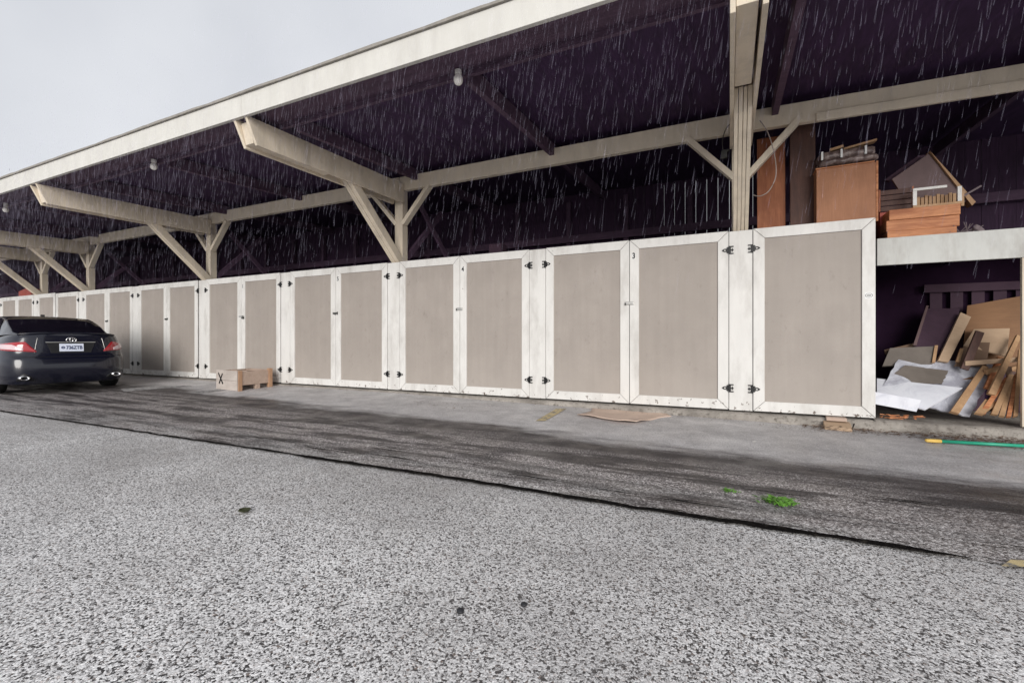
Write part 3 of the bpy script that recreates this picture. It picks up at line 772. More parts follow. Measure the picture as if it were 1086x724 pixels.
scrap('hardboard_sheet', [(960, 387, 6.84), (1006, 393, 6.84), (999, 407, 6.68), (938, 404, 6.70)], M['greyboard'], 'dark grey-brown offcut lying on the large white sheet', 'sheet', .01, .012, seed=9)
scrap('white_sheet', [(930, 401, 6.74), (1021, 411, 6.62), (981, 434, 6.36), (930, 420, 6.45)], M['marble'], 'white board lying flat in front of the torn sheet', 'sheet', .016)
o = scrap('white_box', [(926, 415, 6.34), (977, 424, 6.30), (972, 436.5, 6.29), (926, 428, 6.33)], M['marble'], 'white box-like shelf board lying nearest the end locker', 'shelf board', .20)
scrap('batten', [(1040, 389, 6.86), (1046.5, 391, 6.86), (1015, 440, 6.36), (1006, 437.5, 6.36)], M['tan'], 'yellow-tan timber lying across the torn white sheet', 'timber', -.035)
planks = [((1078, 356, 7.0), (1082, 358, 7.0), (1055, 420, 6.5), (1047, 418, 6.5)), ((1066, 402, 6.7), (1071, 402, 6.7), (1046, 440, 6.36), (1040, 438, 6.36)),
          ((1070, 398, 6.7), (1075, 399, 6.7), (1058, 441, 6.35), (1051, 440, 6.35)), ((1073, 400, 6.72), (1077, 400, 6.72), (1066, 443, 6.35), (1060, 442, 6.35)),
          ((1077, 398, 6.74), (1081, 398, 6.74), (1073, 443, 6.34), (1068, 443, 6.34)), ((1081, 372, 6.9), (1085, 372, 6.9), (1080, 442, 6.36), (1075, 443, 6.36)),
          ((1045, 425, 6.5), (1060, 428, 6.5), (1043, 441, 6.33), (1034, 439, 6.33)), ((1060, 378, 6.95), (1066, 380, 6.95), (1052, 412, 6.6), (1046, 410, 6.6))]
lbl = ['longest upright tan plank in the bundle by the right post', 'short plank leftmost in the right-hand bundle', 'second short plank of the right-hand bundle', 'third short plank of the right-hand bundle',
       'fourth short plank of the right-hand bundle', 'plank pressed against the right post of the open bay', 'broad stubby plank at the foot of the right-hand bundle', 'brown plank behind the right-hand bundle']
for k, qd in enumerate(planks):
    qd = [(q_[0]-1.5, q_[1], q_[2]) for q_ in qd]
    scrap('plank', qd, M['tanx'] if k % 3 == 1 else M['tan'] if k != 7 else M['osb'], lbl[k], 'plank', -.03 if k < 7 else .03, group='planks leaning by the right post')
rj = random.Random(21)
for k in range(16):
    x = rj.uniform(936, 1075); y = rj.uniform(365, 425); Y0 = 7.15-(y-365)*.006
    if k < 8: x = rj.uniform(1020, 1078); y = rj.uniform(370, 415); Y0 = 6.8
    c_ = at(x, y, Y0); L_ = rj.uniform(.18, .5); an = rj.gauss(1.15, .35) if k % 3 else rj.uniform(-.2, .4)
    bm = bmesh.new(); d_ = Vector((math.cos(an), rj.uniform(.1, .5), math.sin(an))).normalized()*L_/2
    beam(bm, -d_, d_, rj.uniform(.03, .075), rj.choice((.012, .018, .03)), (0, 1, .2))
    mt_ = ('tan', 'beige', 'brownsheet', 'osb', 'walnut')[k % 5]
    o = link('wood_offcut', bm, M[mt_], bevel=.002); c_.z = max(c_.z, .10+abs(d_.z)); o.location = c_
    tag(o, {'tan': 'short tan wood offcut', 'beige': 'pale wood offcut', 'brownsheet': 'dull brown wood offcut', 'osb': 'mid-brown plywood offcut', 'walnut': 'darkest brown wood offcut'}[mt_]+(' jumbled among the planks on the right of the open bay' if k < 8 else ' lying loose among the scrap boards in the open bay'), 'offcut', 'wood offcuts jumbled in the open bay')
bm = bmesh.new()
for k in range(26):
    a = at(random.uniform(930, 975), 434, 6.42); a.z = .10+random.random()*.04; d_ = Vector((random.uniform(-.09, .09), random.uniform(-.05, .02), random.uniform(0, .02))); beam(bm, a, a+d_, .02, .008)
tag(link('wood_scraps', bm, M['tanx']), 'orange splinters of wood under the white shelf board', 'wood scraps', kind='stuff')

# ------------------------------------------------------------------ small things on the ground
def outline_slab(name, pix, mat, label, cat, thick=.008, curl=.02, lift=.008, group=None):
    P = [at_ground(x, y) for x, y in pix]; c_ = sum(P, Vector())/len(P)
    out = []                                                    # subdivide + tear the outline
    for k in range(len(P)):
        a, b_ = P[k], P[(k+1) % len(P)]
        for j in range(6):
            p = a.lerp(b_, j/6); n_ = noise.noise(p*11)*.012 if j else 0; out.append(p+Vector((n_, n_, 0)))
    bm = bmesh.new(); rings = []
    for s, f in enumerate((1, .85, .6, .3)):
        ring = []
        for p in out:
            q_ = c_.lerp(p, f); zz_ = ground_z(q_.x, q_.y)+lift+curl*(f**4)*max(0, noise.noise(p*2.3)+.25)+.004*noise.noise(q_*6)
            ring.append(bm.verts.new((q_.x-c_.x, q_.y-c_.y, zz_-c_.z)))
        rings.append(ring)
    cen = bm.verts.new((0, 0, lift))
    n = len(out)
    for a, b_ in zip(rings, rings[1:]):
        for j in range(n): bm.faces.new((a[j], a[(j+1) % n], b_[(j+1) % n], b_[j]))
    for j in range(n): bm.faces.new((rings[-1][j], rings[-1][(j+1) % n], cen))
    o = link(name, bm, mat, smooth=True); o.location = c_
    m = o.modifiers.new('thick', 'SOLIDIFY'); m.thickness = thick; m.offset = 1
    return tag(o, label, cat, group)
outline_slab('cardboard_sheet', [(612, 441), (627, 437), (629, 432.5), (660, 433), (706, 435.5), (705, 439), (712, 442), (702, 443), (691, 446), (675, 450), (656, 449), (640, 446)], M['card'], 'torn flattened sheet of wet cardboard on the ground below locker 3', 'cardboard', curl=.035, lift=.012)
# wedge block under the end door
p = at_ground(888, 455)
t_ = empty('wooden_block', p, 'small pale wooden block at the kerb under the end door', 'block', rz=R(-4))
bm = bmesh.new(); prism(bm, [(-.115, -.10, 0), (.115, -.10, 0), (.100, -.085, .055), (-.105, -.085, .055)], (0, .001, 0)); 
bm.free(); bm = bmesh.new()
prism(bm, [(-.13, -.14, -.005), (-.13, .14, -.005), (-.13, .14, .085), (-.13, -.02, .075), (-.13, -.12, .040)], (.25, 0, 0)); link('block_body', bm, M['beige'], t_, bevel=.005)
bm = bmesh.new(); box(bm, -.10, .09, .01, .13, .087, .125); link('cap_piece', bm, M['pallet'], t_, bevel=.004)
curve_obj('hook', [at(897, 452, 6.15), at(899, 456, 6.1), at(903, 456, 6.1), at(906, 449, 6.15)], .007, M['iron'], 'small black bent wire hook by the kerb beside the wooden block', 'hook')
# broom handle
a, b_ = at_ground(981, 470.5), at_ground(1120, 478.5); a.z += .034; b_.z += .034
t_ = empty('broom_handle', a, 'green broom handle with a yellow grip lying on the ground', 'broom handle')
d_ = b_-a; y1 = at_ground(999, 472)-a; y1.z = .0
ya = d_*(y1.length/d_.length)
bm = bmesh.new(); tube(bm, [ya, d_*1.1], .0155, 14); link('pole', bm, M['green'], t_, smooth=True)
bm = bmesh.new(); tube(bm, [(0, 0, 0), d_.normalized()*.012, ya*.5, ya*1.02], [.008, .0165, .0175, .0175], 14); link('grip', bm, M['yellow'], t_, smooth=True)
# weeds
def weed(px, py, r, n, label):
    p = at_ground(px, py); t_ = bmesh.new()
    for k in range(n):
        a = random.uniform(0, 6.28); L_ = r*random.uniform(.4, 1.); w = r*random.uniform(.05, .10)
        base = Vector((random.gauss(0, r*.38), random.gauss(0, r*.30), 0)); d_ = Vector((math.cos(a), math.sin(a), 0)); s_ = Vector((-d_.y, d_.x, 0))
        prev = None
        for j in range(5):
            u = j/4; q_ = base+d_*(L_*u*.6)+Vector((0, 0, L_*(.55*u-.35*u*u))); ww = w*(math.sin(math.pi*min(1, u*.85+.15)))+.0006
            v = (t_.verts.new(q_-s_*ww), t_.verts.new(q_+s_*ww+Vector((0, 0, .002))))
            if prev: t_.faces.new((prev[0], v[0], v[1], prev[1]))
            prev = v
    o = link('weed', t_, M['leafgreen']); o.location = (p.x, p.y, .008); tag(o, label, 'weed')
weed(825, 534, .10, 150, 'larger bright green weed growing in the dark asphalt')
weed(773, 522, .05, 50, 'tiny green sprig left of the larger weed')
o = outline_slab('leaf', [(252, 545), (255, 542.5), (260, 541), (265, 541.5), (263, 544), (258, 546)], M['leafdark'], 'dark curled fallen leaf alone on the pale lane', 'leaf', .002, .02, .01)
for k, (px, py, r_, lab) in enumerate(((488, 649, .014, 'black pebble at lower centre-left of the lane'), (556, 642, .013, 'black pebble at lower centre, right of the other'))):
    bm = bmesh.new(); bmesh.ops.create_icosphere(bm, subdivisions=2, radius=r_)
    for v in bm.verts: v.co += v.normal*.35*r_*noise.noise(v.co*60+Vector((k, 0, 0))); v.co.z *= .6
    o = link('pebble', bm, M['stone'], smooth=True); o.location = at_ground(px, py, r_*.45); tag(o, lab, 'pebble')
bm = bmesh.new()                                                 # dirt and leaf litter along the kerb
def shards(x0, x1, n, yc, sy, zlift=.02, size=.03):
    for k in range(n):
        x = random.uniform(x0, x1); y = yc+random.gauss(0, sy); 
        if y > 6.2: y = 6.2-random.random()*.05
        z = ground_z(x, y)+.008+random.random()*zlift*max(0, 1-abs(y-yc)/(2*sy)); s_ = random.uniform(.3, 1)*size
        vs = [bm.verts.new((x+random.uniform(-s_, s_), y+random.uniform(-s_, s_)*.6, z+random.uniform(0, s_*.35))) for _ in range(4)]
        bm.faces.new(vs)
shards(1.75, 3.1, 1500, 5.98, .10, .075, .035); shards(1.75, 2.4, 160, 5.85, .06, .02, .03); shards(.75, 1.75, 500, 6.08, .06, .045, .035); shards(.3, 1.2, 120, 5.95, .08, .01, .02); shards(-4.3, -3.3, 70, 5.55, .12, .008, .03)
shards(-9, 2.6, 380, 6.14, .05, .012, .018)
tag(link('leaf_litter', bm, M['litter']), 'brown dirt and leaf litter gathered along the kerb', 'leaf litter', kind='stuff')
bm = bmesh.new()
for px, py in ((572, 433), (432, 422), (552, 431), (690, 452), (800, 470), (949, 456), (946, 454), (283, 417), (640, 470), (520, 431), (470, 424)):
    p = at_ground(px, py, .014); s_ = random.uniform(.012, .024); vs = [bm.verts.new(p+Vector((s_*math.cos(a)*random.uniform(.6, 1.3), s_*math.sin(a), random.random()*.01))) for a in (0, 1.3, 2.6, 3.9, 5.1)]; bm.faces.new(vs)
tag(link('paper_scraps', bm, M['paper']), 'white paper flecks scattered on the apron', 'litter', kind='stuff')

# ------------------------------------------------------------------ wooden crate
c0 = at_ground(251.5, 415.5); cl = at_ground(223.5, 411.5); cr = at_ground(288.5, 410)
ex = (cl-c0); ex.z = 0; wL = min(ex.length, .82); ex.normalize(); ey = Vector((-ex.y, ex.x, 0)); ey = -ey if ey.y < 0 else ey
side_dir = (cr-c0); side_dir.z = 0
LEN = min(side_dir.length, 1.15); ang = math.atan2(side_dir.y, side_dir.x)
t_ = empty('wooden_crate', c0, 'open pallet-wood crate with a black X on its end, standing by the lockers', 'crate', rz=ang)
# local x = along the long side, local y = towards the left along the end face
W_, H_ = wL, .40
rot = Matrix.Rotation(-ang, 3, 'Z'); exl = rot @ ex
def lx(u, v, z): return Vector((u, 0, z))+exl*v
def lbox(bm, u0, u1, v0, v1, z0, z1):
    vs = [bm.verts.new(lx(u, v, z)) for u in (u0, u1) for v in (v0, v1) for z in (z0, z1)]
    for f in ((0,1,3,2), (4,6,7,5), (0,4,5,1), (2,3,7,6), (0,2,6,4), (1,5,7,3)): bm.faces.new([vs[k] for k in f])
bm = bmesh.new(); lbox(bm, 0, .02, 0, W_, .012, .19); lbox(bm, -.003, .018, 0, W_, .194, H_-.02); ep = link('end_board', bm, M['palletend'], t_, bevel=.003)
mk = bmesh.new()
for a_, b__ in (((.88, .32), (.66, .12)), ((.68, .31), (.84, .12))):
    pa, pb = lx(-.006, W_*a_[0], a_[1]), lx(-.006, W_*b__[0], b__[1]); beam(mk, pa, pb, .028, .006, exl.cross(Vector((0, 0, 1))))
link('painted_cross', mk, M['ink'], ep)
bm = bmesh.new(); lbox(bm, .10, LEN-.08, .0, .022, .11, .36); link('side_board', bm, M['pallet'], t_, bevel=.003)
bm = bmesh.new(); lbox(bm, .022, LEN-.02, W_-.02, W_, .05, .36); link('side_board', bm, M['pallet'], t_, bevel=.003)
bm = bmesh.new(); lbox(bm, .021, .10, -.012, .07, .0, H_-.02); link('corner_post', bm, M['cratepost'], t_, bevel=.004)
bm = bmesh.new(); lbox(bm, LEN-.08, LEN, -.020, .07, .0, H_-.01); link('corner_post', bm, M['cratepost'], t_, bevel=.004)
bm = bmesh.new(); lbox(bm, LEN-.02, LEN-.001, .075, W_, .08, .36); link('end_board', bm, M['pallet'], t_)
bm = bmesh.new(); lbox(bm, LEN*.52, LEN*.64, .0, .1, 0, .107); lbox(bm, LEN*.52, LEN*.64, W_-.12, W_-.03, 0, .1); link('foot', bm, M['pallet'], t_, bevel=.003)
bm = bmesh.new()
for k in range(5): lbox(bm, .03+(LEN-.12)*k/5, .03+(LEN-.12)*(k+.8)/5, .024, W_-.024, .108, .124)
link('floor_slats', bm, M['pallet'], t_)
bm = bmesh.new(); lbox(bm, .30, .37, .03, W_-.03, .33, .352); lbox(bm, .62, .68, .03, W_-.03, .33, .352); link('top_slat', bm, M['pallet'], t_)

# ------------------------------------------------------------------ the car
LC, WC = 4.80, .905
def cz(x):      # height of the shoulder line along the car (x forward from rear)
    pts = [(0, 1.05), (.25, 1.055), (.9, 1.02), (2.4, .97), (3.7, .93), (4.3, .82), (4.8, .66)]
    for (a, b_), (c_, d_) in zip(pts, pts[1:]):
        if x <= c_: return b_+(d_-b_)*(x-a)/(c_-a)
    return .66
# plan outline of half the car, from rear centre round to front centre
def plan(s):
    """s in 0..1 -> (x, y, nx, ny)"""
    a, b_ = LC/2, WC
    th = math.pi*(1-s)                       # pi .. 0 : rear -> front
    e = 2/7.5; er = 2/4.2
    c_, s_ = math.cos(th), math.sin(th)
    k = e if c_ < 0 else er
    k2 = 2/5.5 if c_ < 0 else 2/4.0
    x = a+a*math.copysign(abs(c_)**k, c_); y = b_*abs(s_)**k2
    return x, y
# evenly spaced samples
raw = [plan(k/2000) for k in range(2001)]
arc = [0]
for p, q_ in zip(raw, raw[1:]): arc.append(arc[-1]+math.hypot(q_[0]-p[0], q_[1]-p[1]))
TOT = arc[-1]
def pt(l):
    l = max(0, min(TOT, l)); lo, hi = 0, 2000
    while hi-lo > 1:
        m_ = (lo+hi)//2
        if arc[m_] <= l: lo = m_
        else: hi = m_
    f = (l-arc[lo])/max(1e-9, arc[hi]-arc[lo]); return raw[lo][0]+(raw[hi][0]-raw[lo][0])*f, raw[lo][1]+(raw[hi][1]-raw[lo][1])*f
REAR = [(.18, .10), (.26, .035), (.36, .0), (.50, .0), (.62, .018), (.66, .035), (.685, .075), (.78, .088), (.90, .10), (.98, .115), (1.05, .13)]
SIDE = [(.18, .06), (.30, .015), (.45, .0), (.60, .0), (.72, .012), (.85, .04), (.95, .075), (1.05, .11)]
def interp(T_, z):
    if z <= T_[0][0]: return T_[0][1]
    for (a, b_), (c_, d_) in zip(T_, T_[1:]):
        if z <= c_: return b_+(d_-b_)*(z-a)/(c_-a)
    return T_[-1][1]
WHX = (1.05, 3.83)
def zbot(x, y):
    z = .20
    if y > .7:
        for wx in WHX:
            d_ = abs(x-wx)
            if d_ < .375: z = max(z, .315+math.sqrt(.375**2-d_**2))
    return z
def shell(l, z, off=0):
    x, y = pt(l)
    # inward direction blend: rear/front inset along x, side inset along y
    top = cz(x); zr = z*1.05/top if z > .6 else z
    zr = z if x < 2 else z*(1.05/top)
    ri = interp(REAR, zr); si = interp(SIDE, zr)
    fx = 1-ri/(LC/2); fy = 1-si/WC
    if x > LC/2: ri2 = interp([(.18, .12), (.3, .02), (.5, 0), (.65, .03), (.85, .10), (1.05, .45)], zr); fx = 1-ri2/(LC/2)
    X_ = LC/2+(x-LC/2)*fx; Y_ = y*fy
    if off:
        n_ = Vector(((x-LC/2)/(LC/2), 0, 0)); e1 = pt(l-.02); e2 = pt(l+.02); tx, ty = e2[0]-e1[0], e2[1]-e1[1]; L_ = math.hypot(tx, ty) or 1
        X_ += -ty/L_*off; Y_ += tx/L_*off
    return Vector((X_, Y_, z))
NS = 220
zlev = [0, .05, .14, .3, .42, .50, .53, .56, .66, .78, .88, .95, 1.0]
def body_bm(sgn):
    bm = bmesh.new(); g = []
    for i in range(NS+1):
        l = TOT*i/NS; x, y = pt(l); zb_ = zbot(x, y); zt_ = cz(x)
        col = []
        for f in zlev:
            z = zb_+(zt_-zb_)*f; p = shell(l, z); col.append((p.x, p.y*sgn, p.z))
        # deck: to centreline with a crown
        e = col[-1]
        for u, dz in ((.93, .018), (.75, .030), (.4, .040), (0, .045)): col.append((e[0]+(LC/2-e[0])*.0, e[1]*u, e[2]+dz*min(1, abs(e[1])*3)))
        g.append([bm.verts.new(c_) for c_ in col])
    for i in range(NS):
        for j in range(len(g[0])-1):
            try: bm.faces.new((g[i][j], g[i+1][j], g[i+1][j+1], g[i][j+1]))
            except ValueError: pass
    return bm
bmL = body_bm(1); 
meL = bpy.data.meshes.new('t'); bmL.to_mesh(meL); bmL.free()
bmR = body_bm(-1); bmR.from_mesh(meL); bmesh.ops.remove_doubles(bmR, verts=bmR.verts[:], dist=.0008); bpy.data.meshes.remove(meL)
CAR_LABEL = 'black four-door sedan with red and clear tail lights parked at the left edge'
cang = math.atan2(.130, -.992)
car = empty('parked_car', (0, 0, 0), CAR_LABEL, 'car', rz=cang)
body = link('body', bmR, M['carpaint'], car, smooth=True)
# greenhouse: stations (x, base half width, base z, roof half width, roof z)
GH = [(.50, .62, 1.075, .60, 1.080), (.66, .70, 1.070, .655, 1.115), (.95, .745, 1.060, .655, 1.235), (1.30, .765, 1.045, .625, 1.365), (1.55, .775, 1.035, .60, 1.425), (1.85, .78, 1.03, .59, 1.452), (2.4, .78, 1.01, .585, 1.465), (2.85, .78, 1.0, .58, 1.445),
      (3.15, .775, .99, .60, 1.36), (3.5, .76, .975, .62, 1.18), (3.80, .72, .96, .66, .985), (3.86, .66, .95, .62, .955)]
def ghs(x):
    for a, b_ in zip(GH, GH[1:]):
        if x <= b_[0]: f = (x-a[0])/(b_[0]-a[0]); return [a[k]+(b_[k]-a[k])*f for k in range(5)]
    return list(GH[-1])
def ghp(x, v, off=0):
    """v 0..1 up the side, 1..2 across the roof to centre"""
    _, bw1, bz1, rw, rz1 = ghs(x)
    rise = max(0, rz1-bz1)
    if v <= 1: y = bw1+(rw-bw1)*v; z = bz1+rise*(v-.10*math.sin(math.pi*v)*0) - .05*rise*(v**6)
    else:
        u = v-1; y = rw*(1-u); z = bz1+rise*.95+rise*.05*(1-(1-u)**2)*1.3
    return Vector((x, y+off*(1 if v < .99 else .3), z+off*(.4 if v < .99 else 1)))
gx = [.50+(3.86-.50)*k/48 for k in range(49)]; gv = [0, .2, .4, .6, .8, .92, 1, 1.1, 1.3, 1.6, 2]
def gh_patch(xf, vf, off, nx, nv, both=True, sgn=1):
    """xf(v01)->(x0,x1) ; vf -> (v0,v1)"""
    bm = bmesh.new(); g = []
    for i in range(nx+1):
        col = []
        for j in range(nv+1):
            v = vf[0]+(vf[1]-vf[0])*j/nv; x0, x1 = xf(v); x = x0+(x1-x0)*i/nx; p = ghp(x, v, off); col.append(bm.verts.new((p.x, p.y*sgn, p.z)))
        g.append(col)
    for i in range(nx):
        for j in range(nv): bm.faces.new((g[i][j], g[i+1][j], g[i+1][j+1], g[i][j+1]))
    return bm
bm = bmesh.new()
for sgn in (1, -1):
    g = [[bm.verts.new((ghp(x, v).x, ghp(x, v).y*sgn, ghp(x, v).z)) for v in gv] for x in gx]
    for i in range(len(gx)-1):
        for j in range(len(gv)-1): bm.faces.new((g[i][j], g[i+1][j], g[i+1][j+1], g[i][j+1]))
bmesh.ops.remove_doubles(bm, verts=bm.verts[:], dist=.0008)
link('roof', bm, M['carpaint'], car, smooth=True)
bm = bmesh.new()
rows_ = []
for i in range(17):
    x = .66+(1.50-.66)*i/16; row = []
    for j in range(-12, 13):
        u = j/12; v = 2-abs(u)*(.97); p = ghp(x, max(1.03, v), .006); row.append(bm.verts.new((p.x, math.copysign(p.y, u) if j else 0, p.z)))
    rows_.append(row)
for i in range(16):
    for j in range(24): bm.faces.new((rows_[i][j], rows_[i][j+1], rows_[i+1][j+1], rows_[i+1][j]))
link('rear_window', bm, M['carglass'], car, smooth=True)
bm = bmesh.new(); rows_ = []
for i in range(13):
    x = 2.92+(3.72-2.92)*i/12; rows_.append([bm.verts.new((x, ghp(x, max(1.03, 2-abs(j/12)*.97), .006).y*(1 if j > 0 else -1 if j < 0 else 0), ghp(x, max(1.03, 2-abs(j/12)*.97), .006).z)) for j in range(-12, 13)])
for i in range(12):
    for j in range(24): bm.faces.new((rows_[i][j], rows_[i][j+1], rows_[i+1][j+1], rows_[i+1][j]))
link('windscreen', bm, M['carglass'], car, smooth=True)
for sgn in (1, -1):
    for (xa, xb, ta, tb) in ((1.12, 2.05, 1.50, 2.05), (2.11, 3.35, 2.11, 2.86)):
        link('side_window', gh_patch(lambda v: (xa+(ta-xa)*(v-.08)/.8, xb+(tb-xb)*(v-.08)/.8), (.08, .88), .006, 14, 8, sgn=sgn), M['carglass'], car, smooth=True)
def patch(l0, l1, zf, sgn, off=.008, n=22, nv=6):
    bm = bmesh.new(); g = []
    for i in range(n+1):
        l = l0+(l1-l0)*i/n; z0, z1 = zf(i/n); col = []
        for j in range(nv+1):
            z = z0+(z1-z0)*j/nv; e_ = min(1, j/1., (nv-j)/1.); p = shell(l, z, off*(1 if 0 < j < nv and 0 < i < n else -.4)); col.append(bm.verts.new((p.x, p.y*sgn, p.z)))
        g.append(col)
    for i in range(n):
        for j in range(nv): bm.faces.new((g[i][j], g[i+1][j], g[i+1][j+1], g[i][j+1]))
    return bm
def lin(a, b_, u): return a+(b_-a)*u
for sgn in (1, -1):
    tl = link('tail_light', patch(.46, 1.28, lambda u: (lin(.755, .80, u)+.0, lin(.775, .95, min(1, u*4.5)) if u < .22 else lin(.95, .90, (u-.22)/.78)), sgn, .010, 40), M['redlens'], car, smooth=True)
    link('clear_lens', patch(.62, 1.20, lambda u: (lin(.778, .812, u), lin(.83, .905, min(1, u*3))), sgn, .016, 30), M['clearlens'], tl, smooth=True)
    link('bumper_crease', patch(.0, .80, lambda u: (.668, .682), sgn, .004, 30, 2), M['trim'], car, smooth=True)
    link('exhaust_trim', patch(.50, .74, lambda u: (.255, .275+.11*math.sin(math.pi*u)), sgn, .006, 16), M['trim'], car, smooth=True)
    e_ = bmesh.new(); ring = [(-.035, sgn*.62+math.cos(a)*.062, .315+math.sin(a)*.038) for a in [2*math.pi*k/24 for k in range(24)]]
    r2_ = [(.16, p[1], p[2]) for p in ring]; A_ = [e_.verts.new(p) for p in ring]; B_ = [e_.verts.new(p) for p in r2_]
    C_ = [e_.verts.new((-.032, sgn*.62+(p[1]-sgn*.62)*.72, .315+(p[2]-.315)*.72)) for p in ring]; D_ = [e_.verts.new((.10, v.co.y, v.co.z)) for v in C_]
    for P_, Q_ in ((A_, B_), (A_, C_), (C_, D_)):
        for k in range(24): e_.faces.new((P_[k], P_[(k+1) % 24], Q_[(k+1) % 24], Q_[k]))
    e_.faces.new(D_)
    ex_ = link('exhaust_tip', e_, M['chrome'], car, smooth=True)
    bm = bmesh.new(); tube(bm, [(.0, sgn*.62, .27), (.01, sgn*.62+.001, .271)], .0); bm.free()
    # door seams and handles
    for hx in (1.55, 2.55):
        bm = bmesh.new(); box(bm, hx, hx+.20, sgn*(WC-.03)-.018, sgn*(WC-.03)+.018, .845, .868); link('door_handle', bm, M['carpaint'], car, bevel=.006)
    mr = bmesh.new(); bmesh.ops.create_icosphere(mr, subdivisions=3, radius=.1)
    for v in mr.verts: v.co = Vector((v.co.x*.6+3.15, v.co.y*1.0+sgn*.96, v.co.z*.72+1.05))
    link('wing_mirror', mr, M['carpaint'], car, smooth=True)
    hl = link('headlight', patch(TOT-1.15, TOT-.45, lambda u: (.60, lin(.74, .70, u)), sgn, .008), M['clearlens'], car, smooth=True)
# plate, recess, emblem, boot lip
def rear_face_x(z): return interp(REAR, z)
bm = bmesh.new()
pr_ = [(rear_face_x(.735)-.004, -.27, .735), (rear_face_x(.735)-.004, .27, .735), (rear_face_x(.925)-.004, .33, .925), (rear_face_x(.925)-.004, -.33, .925)]
prism(bm, pr_, (.01, 0, 0)); link('plate_recess', bm, M['trim'], car, bevel=.002)
bm = bmesh.new(); prism(bm, [(.068, -.165, .765), (.068, .165, .765), (.084, .165, .905), (.084, -.165, .905)], (.006, 0, 0)); pl_ = link('number_plate', bm, M['plate'], car, bevel=.002)
bm = bmesh.new(); xx_ = rear_face_x(.932)-.006; box(bm, xx_, xx_+.01, -.34, .34, .926, .938); link('boot_trim', bm, M['steel'], car, bevel=.002)
tilt = math.atan2(.016, .14)
base_m = Matrix.Translation((.0755, 0, .835)) @ Matrix.Rotation(R(-90), 4, 'Z') @ Matrix.Rotation(R(90)-tilt, 4, 'X')
text_mesh('registration', '736ZTB', .088, M['plateblue'], pl_, Matrix.Translation((-.0035, -.034, -.004)) @ base_m, .0008, .0022, .76)
bm = bmesh.new()
for k in range(18):
    a0, a1 = 2*math.pi*k/18, 2*math.pi*(k+1)/18
    prism(bm, [(.0700, .118+math.cos(a)*r_, .835+math.sin(a)*r_) for a, r_ in ((a0, .024), (a1, .024), (a1, .010), (a0, .010))], (.004, 0, 0))
link('plate_crest', bm, M['plateblue'], pl_)
def ell(bm, cy, cz_, a, b_, r_, xoff):
    tube(bm, [(xoff, cy+a*math.cos(t0), cz_+b_*math.sin(t0)) for t0 in [2*math.pi*k/32 for k in range(32)]], r_, 6, True)
bm = bmesh.new(); ex0 = rear_face_x(.975)-.012
ell(bm, 0, .975, .068, .045, .0075, ex0); ell(bm, 0, .975, .021, .042, .0055, ex0); ell(bm, 0, .995, .050, .018, .0050, ex0); link('emblem', bm, M['chrome'], car, smooth=True)
bm = bmesh.new()
for j in range(2):
    pass
rows_ = []
for i in range(31):
    y = -.66+1.32*i/30; e_ = (abs(y)/.66)**4; 
    pr = [(.155+.12*e_, 1.062-.010*e_), (.105+.12*e_, 1.105-.035*e_), (.115+.12*e_, 1.118-.04*e_), (.30, 1.098-.015*e_)]
    rows_.append([bm.verts.new((a, y, b_)) for a, b_ in pr])
for i in range(30):
    for j in range(4): bm.faces.new((rows_[i][j], rows_[i+1][j], rows_[i+1][(j+1) % 4], rows_[i][(j+1) % 4]))
link('spoiler', bm, M['carpaint'], car, smooth=True)
bm = bmesh.new(); prism(bm, [(2.0, -.03, 1.465), (2.0, .03, 1.465), (2.10, .02, 1.468), (2.10, -.02, 1.468)], (0, 0, .03)); link('roof_antenna', bm, M['trim'], car, bevel=.005)
bm = bmesh.new(); box(bm, .30, LC-.3, -.66, .66, .17, .62); link('underbody', bm, M['trim'], car)
# boot-lid shut lines
for sgn in (1, -1):
    link('boot_seam', patch(.485, .493, lambda u: (.69, 1.02), sgn, .002, 2, 14), M['steel'], car)
# wheels
def wheel(x, sgn):
    e = bpy.data.objects.new('wheel', None); C.objects.link(e); e.parent = car; e.location = (x, sgn*.79, .325)
    bm = bmesh.new(); nn = 48; prof = [(.215, -.10), (.290, -.108), (.318, -.085), (.325, -.03), (.325, .03), (.318, .085), (.290, .108), (.215, .10)]
    rg = [[bm.verts.new((r_*math.cos(a), y, r_*math.sin(a))) for r_, y in prof] for a in [2*math.pi*k/nn for k in range(nn)]]
    for k in range(nn):
        for j in range(len(prof)): bm.faces.new((rg[k][j], rg[(k+1) % nn][j], rg[(k+1) % nn][(j+1) % len(prof)], rg[k][(j+1) % len(prof)]))
    link('tyre', bm, M['tyre'], e, smooth=True)
    bm = bmesh.new()
    for k in range(nn):
        a0, a1 = 2*math.pi*k/nn, 2*math.pi*(k+1)/nn
        for (r0, r1, y) in ((.220, .190, sgn*.09),): prism(bm, [(r_*math.cos(a), y, r_*math.sin(a)) for a, r_ in ((a0, r0), (a1, r0), (a1, r1), (a0, r1))], (0, -sgn*.17, 0))
    for k in range(5):
        a = 2*math.pi*k/5+.3
        for da in (-.13, .13): beam(bm, (0, sgn*.075, 0), (.205*math.cos(a+da), sgn*.082, .205*math.sin(a+da)), .022, .03, (0, 1, 0))
    tube(bm, [(0, sgn*.05, 0), (0, sgn*.092, 0)], .045, 20); link('rim', bm, M['alloy'], e, bevel=.002)
    bm = bmesh.new(); tube(bm, [(0, -.04, 0), (0, .02, 0)], .18, 24); link('brake_disc', bm, M['darksteel'], e)
for wx in WHX:
    for sgn in (1, -1): wheel(wx, sgn)
# position: the car's right rear corner
h_ = Vector((math.cos(cang), math.sin(cang), 0)); r_v = Vector((h_.y, -h_.x, 0))
corner = Vector((-10.88, 4.87, .0))
car.location = corner - r_v*.80 - h_*.12

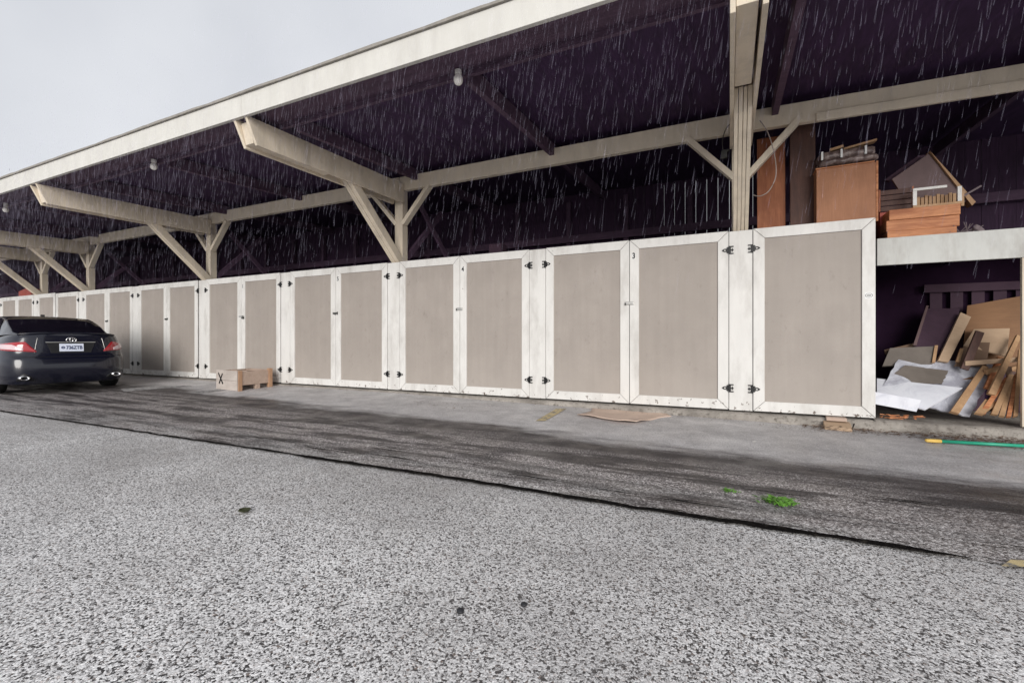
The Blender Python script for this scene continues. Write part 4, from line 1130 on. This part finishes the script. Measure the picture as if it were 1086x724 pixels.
# ------------------------------------------------------------------ rain
bm = bmesh.new()
rr_ = random.Random(3)
cnt = 0
while cnt < 20000:
    x = rr_.uniform(-14, 4.5); y = rr_.uniform(2.3, 3.42); z = rr_.triangular(1.1, 4.4, 3.0)
    dist = math.hypot(x, y)
    if dist < 1.2: continue
    L_ = min(.22, rr_.lognormvariate(-2.75, .55))*(1+.1*dist/3); r_ = rr_.uniform(.0009, .0021)*(1.0+.10*dist)
    sl_ = rr_.gauss(.16, .05); d_ = Vector((sl_, rr_.gauss(0, .04), 1)).normalized()*L_
    p = Vector((x, y, z)); a = [bm.verts.new(p+Vector((r_*math.cos(t0), r_*math.sin(t0), 0))) for t0 in (0, 2.1, 4.2)]
    m_ = [bm.verts.new(p+d_*.35+Vector((r_*1.2*math.cos(t0), r_*1.2*math.sin(t0), 0))) for t0 in (0, 2.1, 4.2)]
    e = bm.verts.new(p+d_)
    for k in range(3):
        bm.faces.new((a[k], a[(k+1) % 3], m_[(k+1) % 3], m_[k])); bm.faces.new((m_[k], m_[(k+1) % 3], e))
    cnt += 1
rain = link('rain', bm, M['rain']); tag(rain, 'falling rain drops in front of the dark carport', 'rain', kind='stuff')

# ------------------------------------------------------------------ world, sun, camera
w = bpy.data.worlds.new('World'); scene.world = w; w.use_nodes = True
nt = w.node_tree; bg = nt.nodes['Background']; bg.inputs['Strength'].default_value = .1
sky = nt.nodes.new('ShaderNodeTexSky'); sky.sky_type = 'NISHITA'; sky.sun_disc = False
SUN_EL, SUN_ROT = R(14), math.atan2(.40, -.917)
sky.sun_elevation = SUN_EL; sky.sun_rotation = SUN_ROT
tc = nt.nodes.new('ShaderNodeTexCoord'); nz = nt.nodes.new('ShaderNodeTexNoise'); nz.inputs['Scale'].default_value = 1.6; nz.inputs['Detail'].default_value = 5
nt.links.new(tc.outputs['Generated'], nz.inputs['Vector'])
rp = nt.nodes.new('ShaderNodeValToRGB'); rp.color_ramp.elements[0].position = .3; rp.color_ramp.elements[1].position = .7
rp.color_ramp.elements[0].color = (.66, .68, .73, 1); rp.color_ramp.elements[1].color = (.90, .915, .95, 1)
nt.links.new(nz.outputs['Fac'], rp.inputs[0])
mu = nt.nodes.new('ShaderNodeMix'); mu.data_type = 'RGBA'; mu.blend_type = 'MULTIPLY'; mu.inputs[0].default_value = 1; mu.inputs[7].default_value = (10, 10, 10, 1)
nt.links.new(rp.outputs[0], mu.inputs[6])
mx = nt.nodes.new('ShaderNodeMix'); mx.data_type = 'RGBA'; mx.inputs[0].default_value = .93
nt.links.new(sky.outputs[0], mx.inputs[6]); nt.links.new(mu.outputs[2], mx.inputs[7]); nt.links.new(mx.outputs[2], bg.inputs[0])
sd = bpy.data.lights.new('flash_sun', 'SUN'); sd.energy = 2.9; sd.angle = R(34); sd.color = (1, .97, .93)  # low soft sun added behind the camera in place of its flash
so = bpy.data.objects.new('flash_sun', sd); C.objects.link(so); so.location = (4, -9, 6)
dirv = Vector((math.sin(SUN_ROT)*math.cos(SUN_EL), math.cos(SUN_ROT)*math.cos(SUN_EL), math.sin(SUN_EL)))
so.rotation_euler = dirv.to_track_quat('Z', 'Y').to_euler()

cd = bpy.data.cameras.new('camera'); cd.lens = 16.0; cd.sensor_width = 36; cd.clip_end = 1500; cd.clip_start = .05; cd.shift_y = -2/1086
co = bpy.data.objects.new('camera', cd); C.objects.link(co); co.location = (0, 0, CAM_H); co.rotation_euler = (R(90), 0, YAW)
scene.camera = co
scene.view_settings.view_transform = 'Standard'; scene.view_settings.look = 'None'; scene.view_settings.exposure = 0
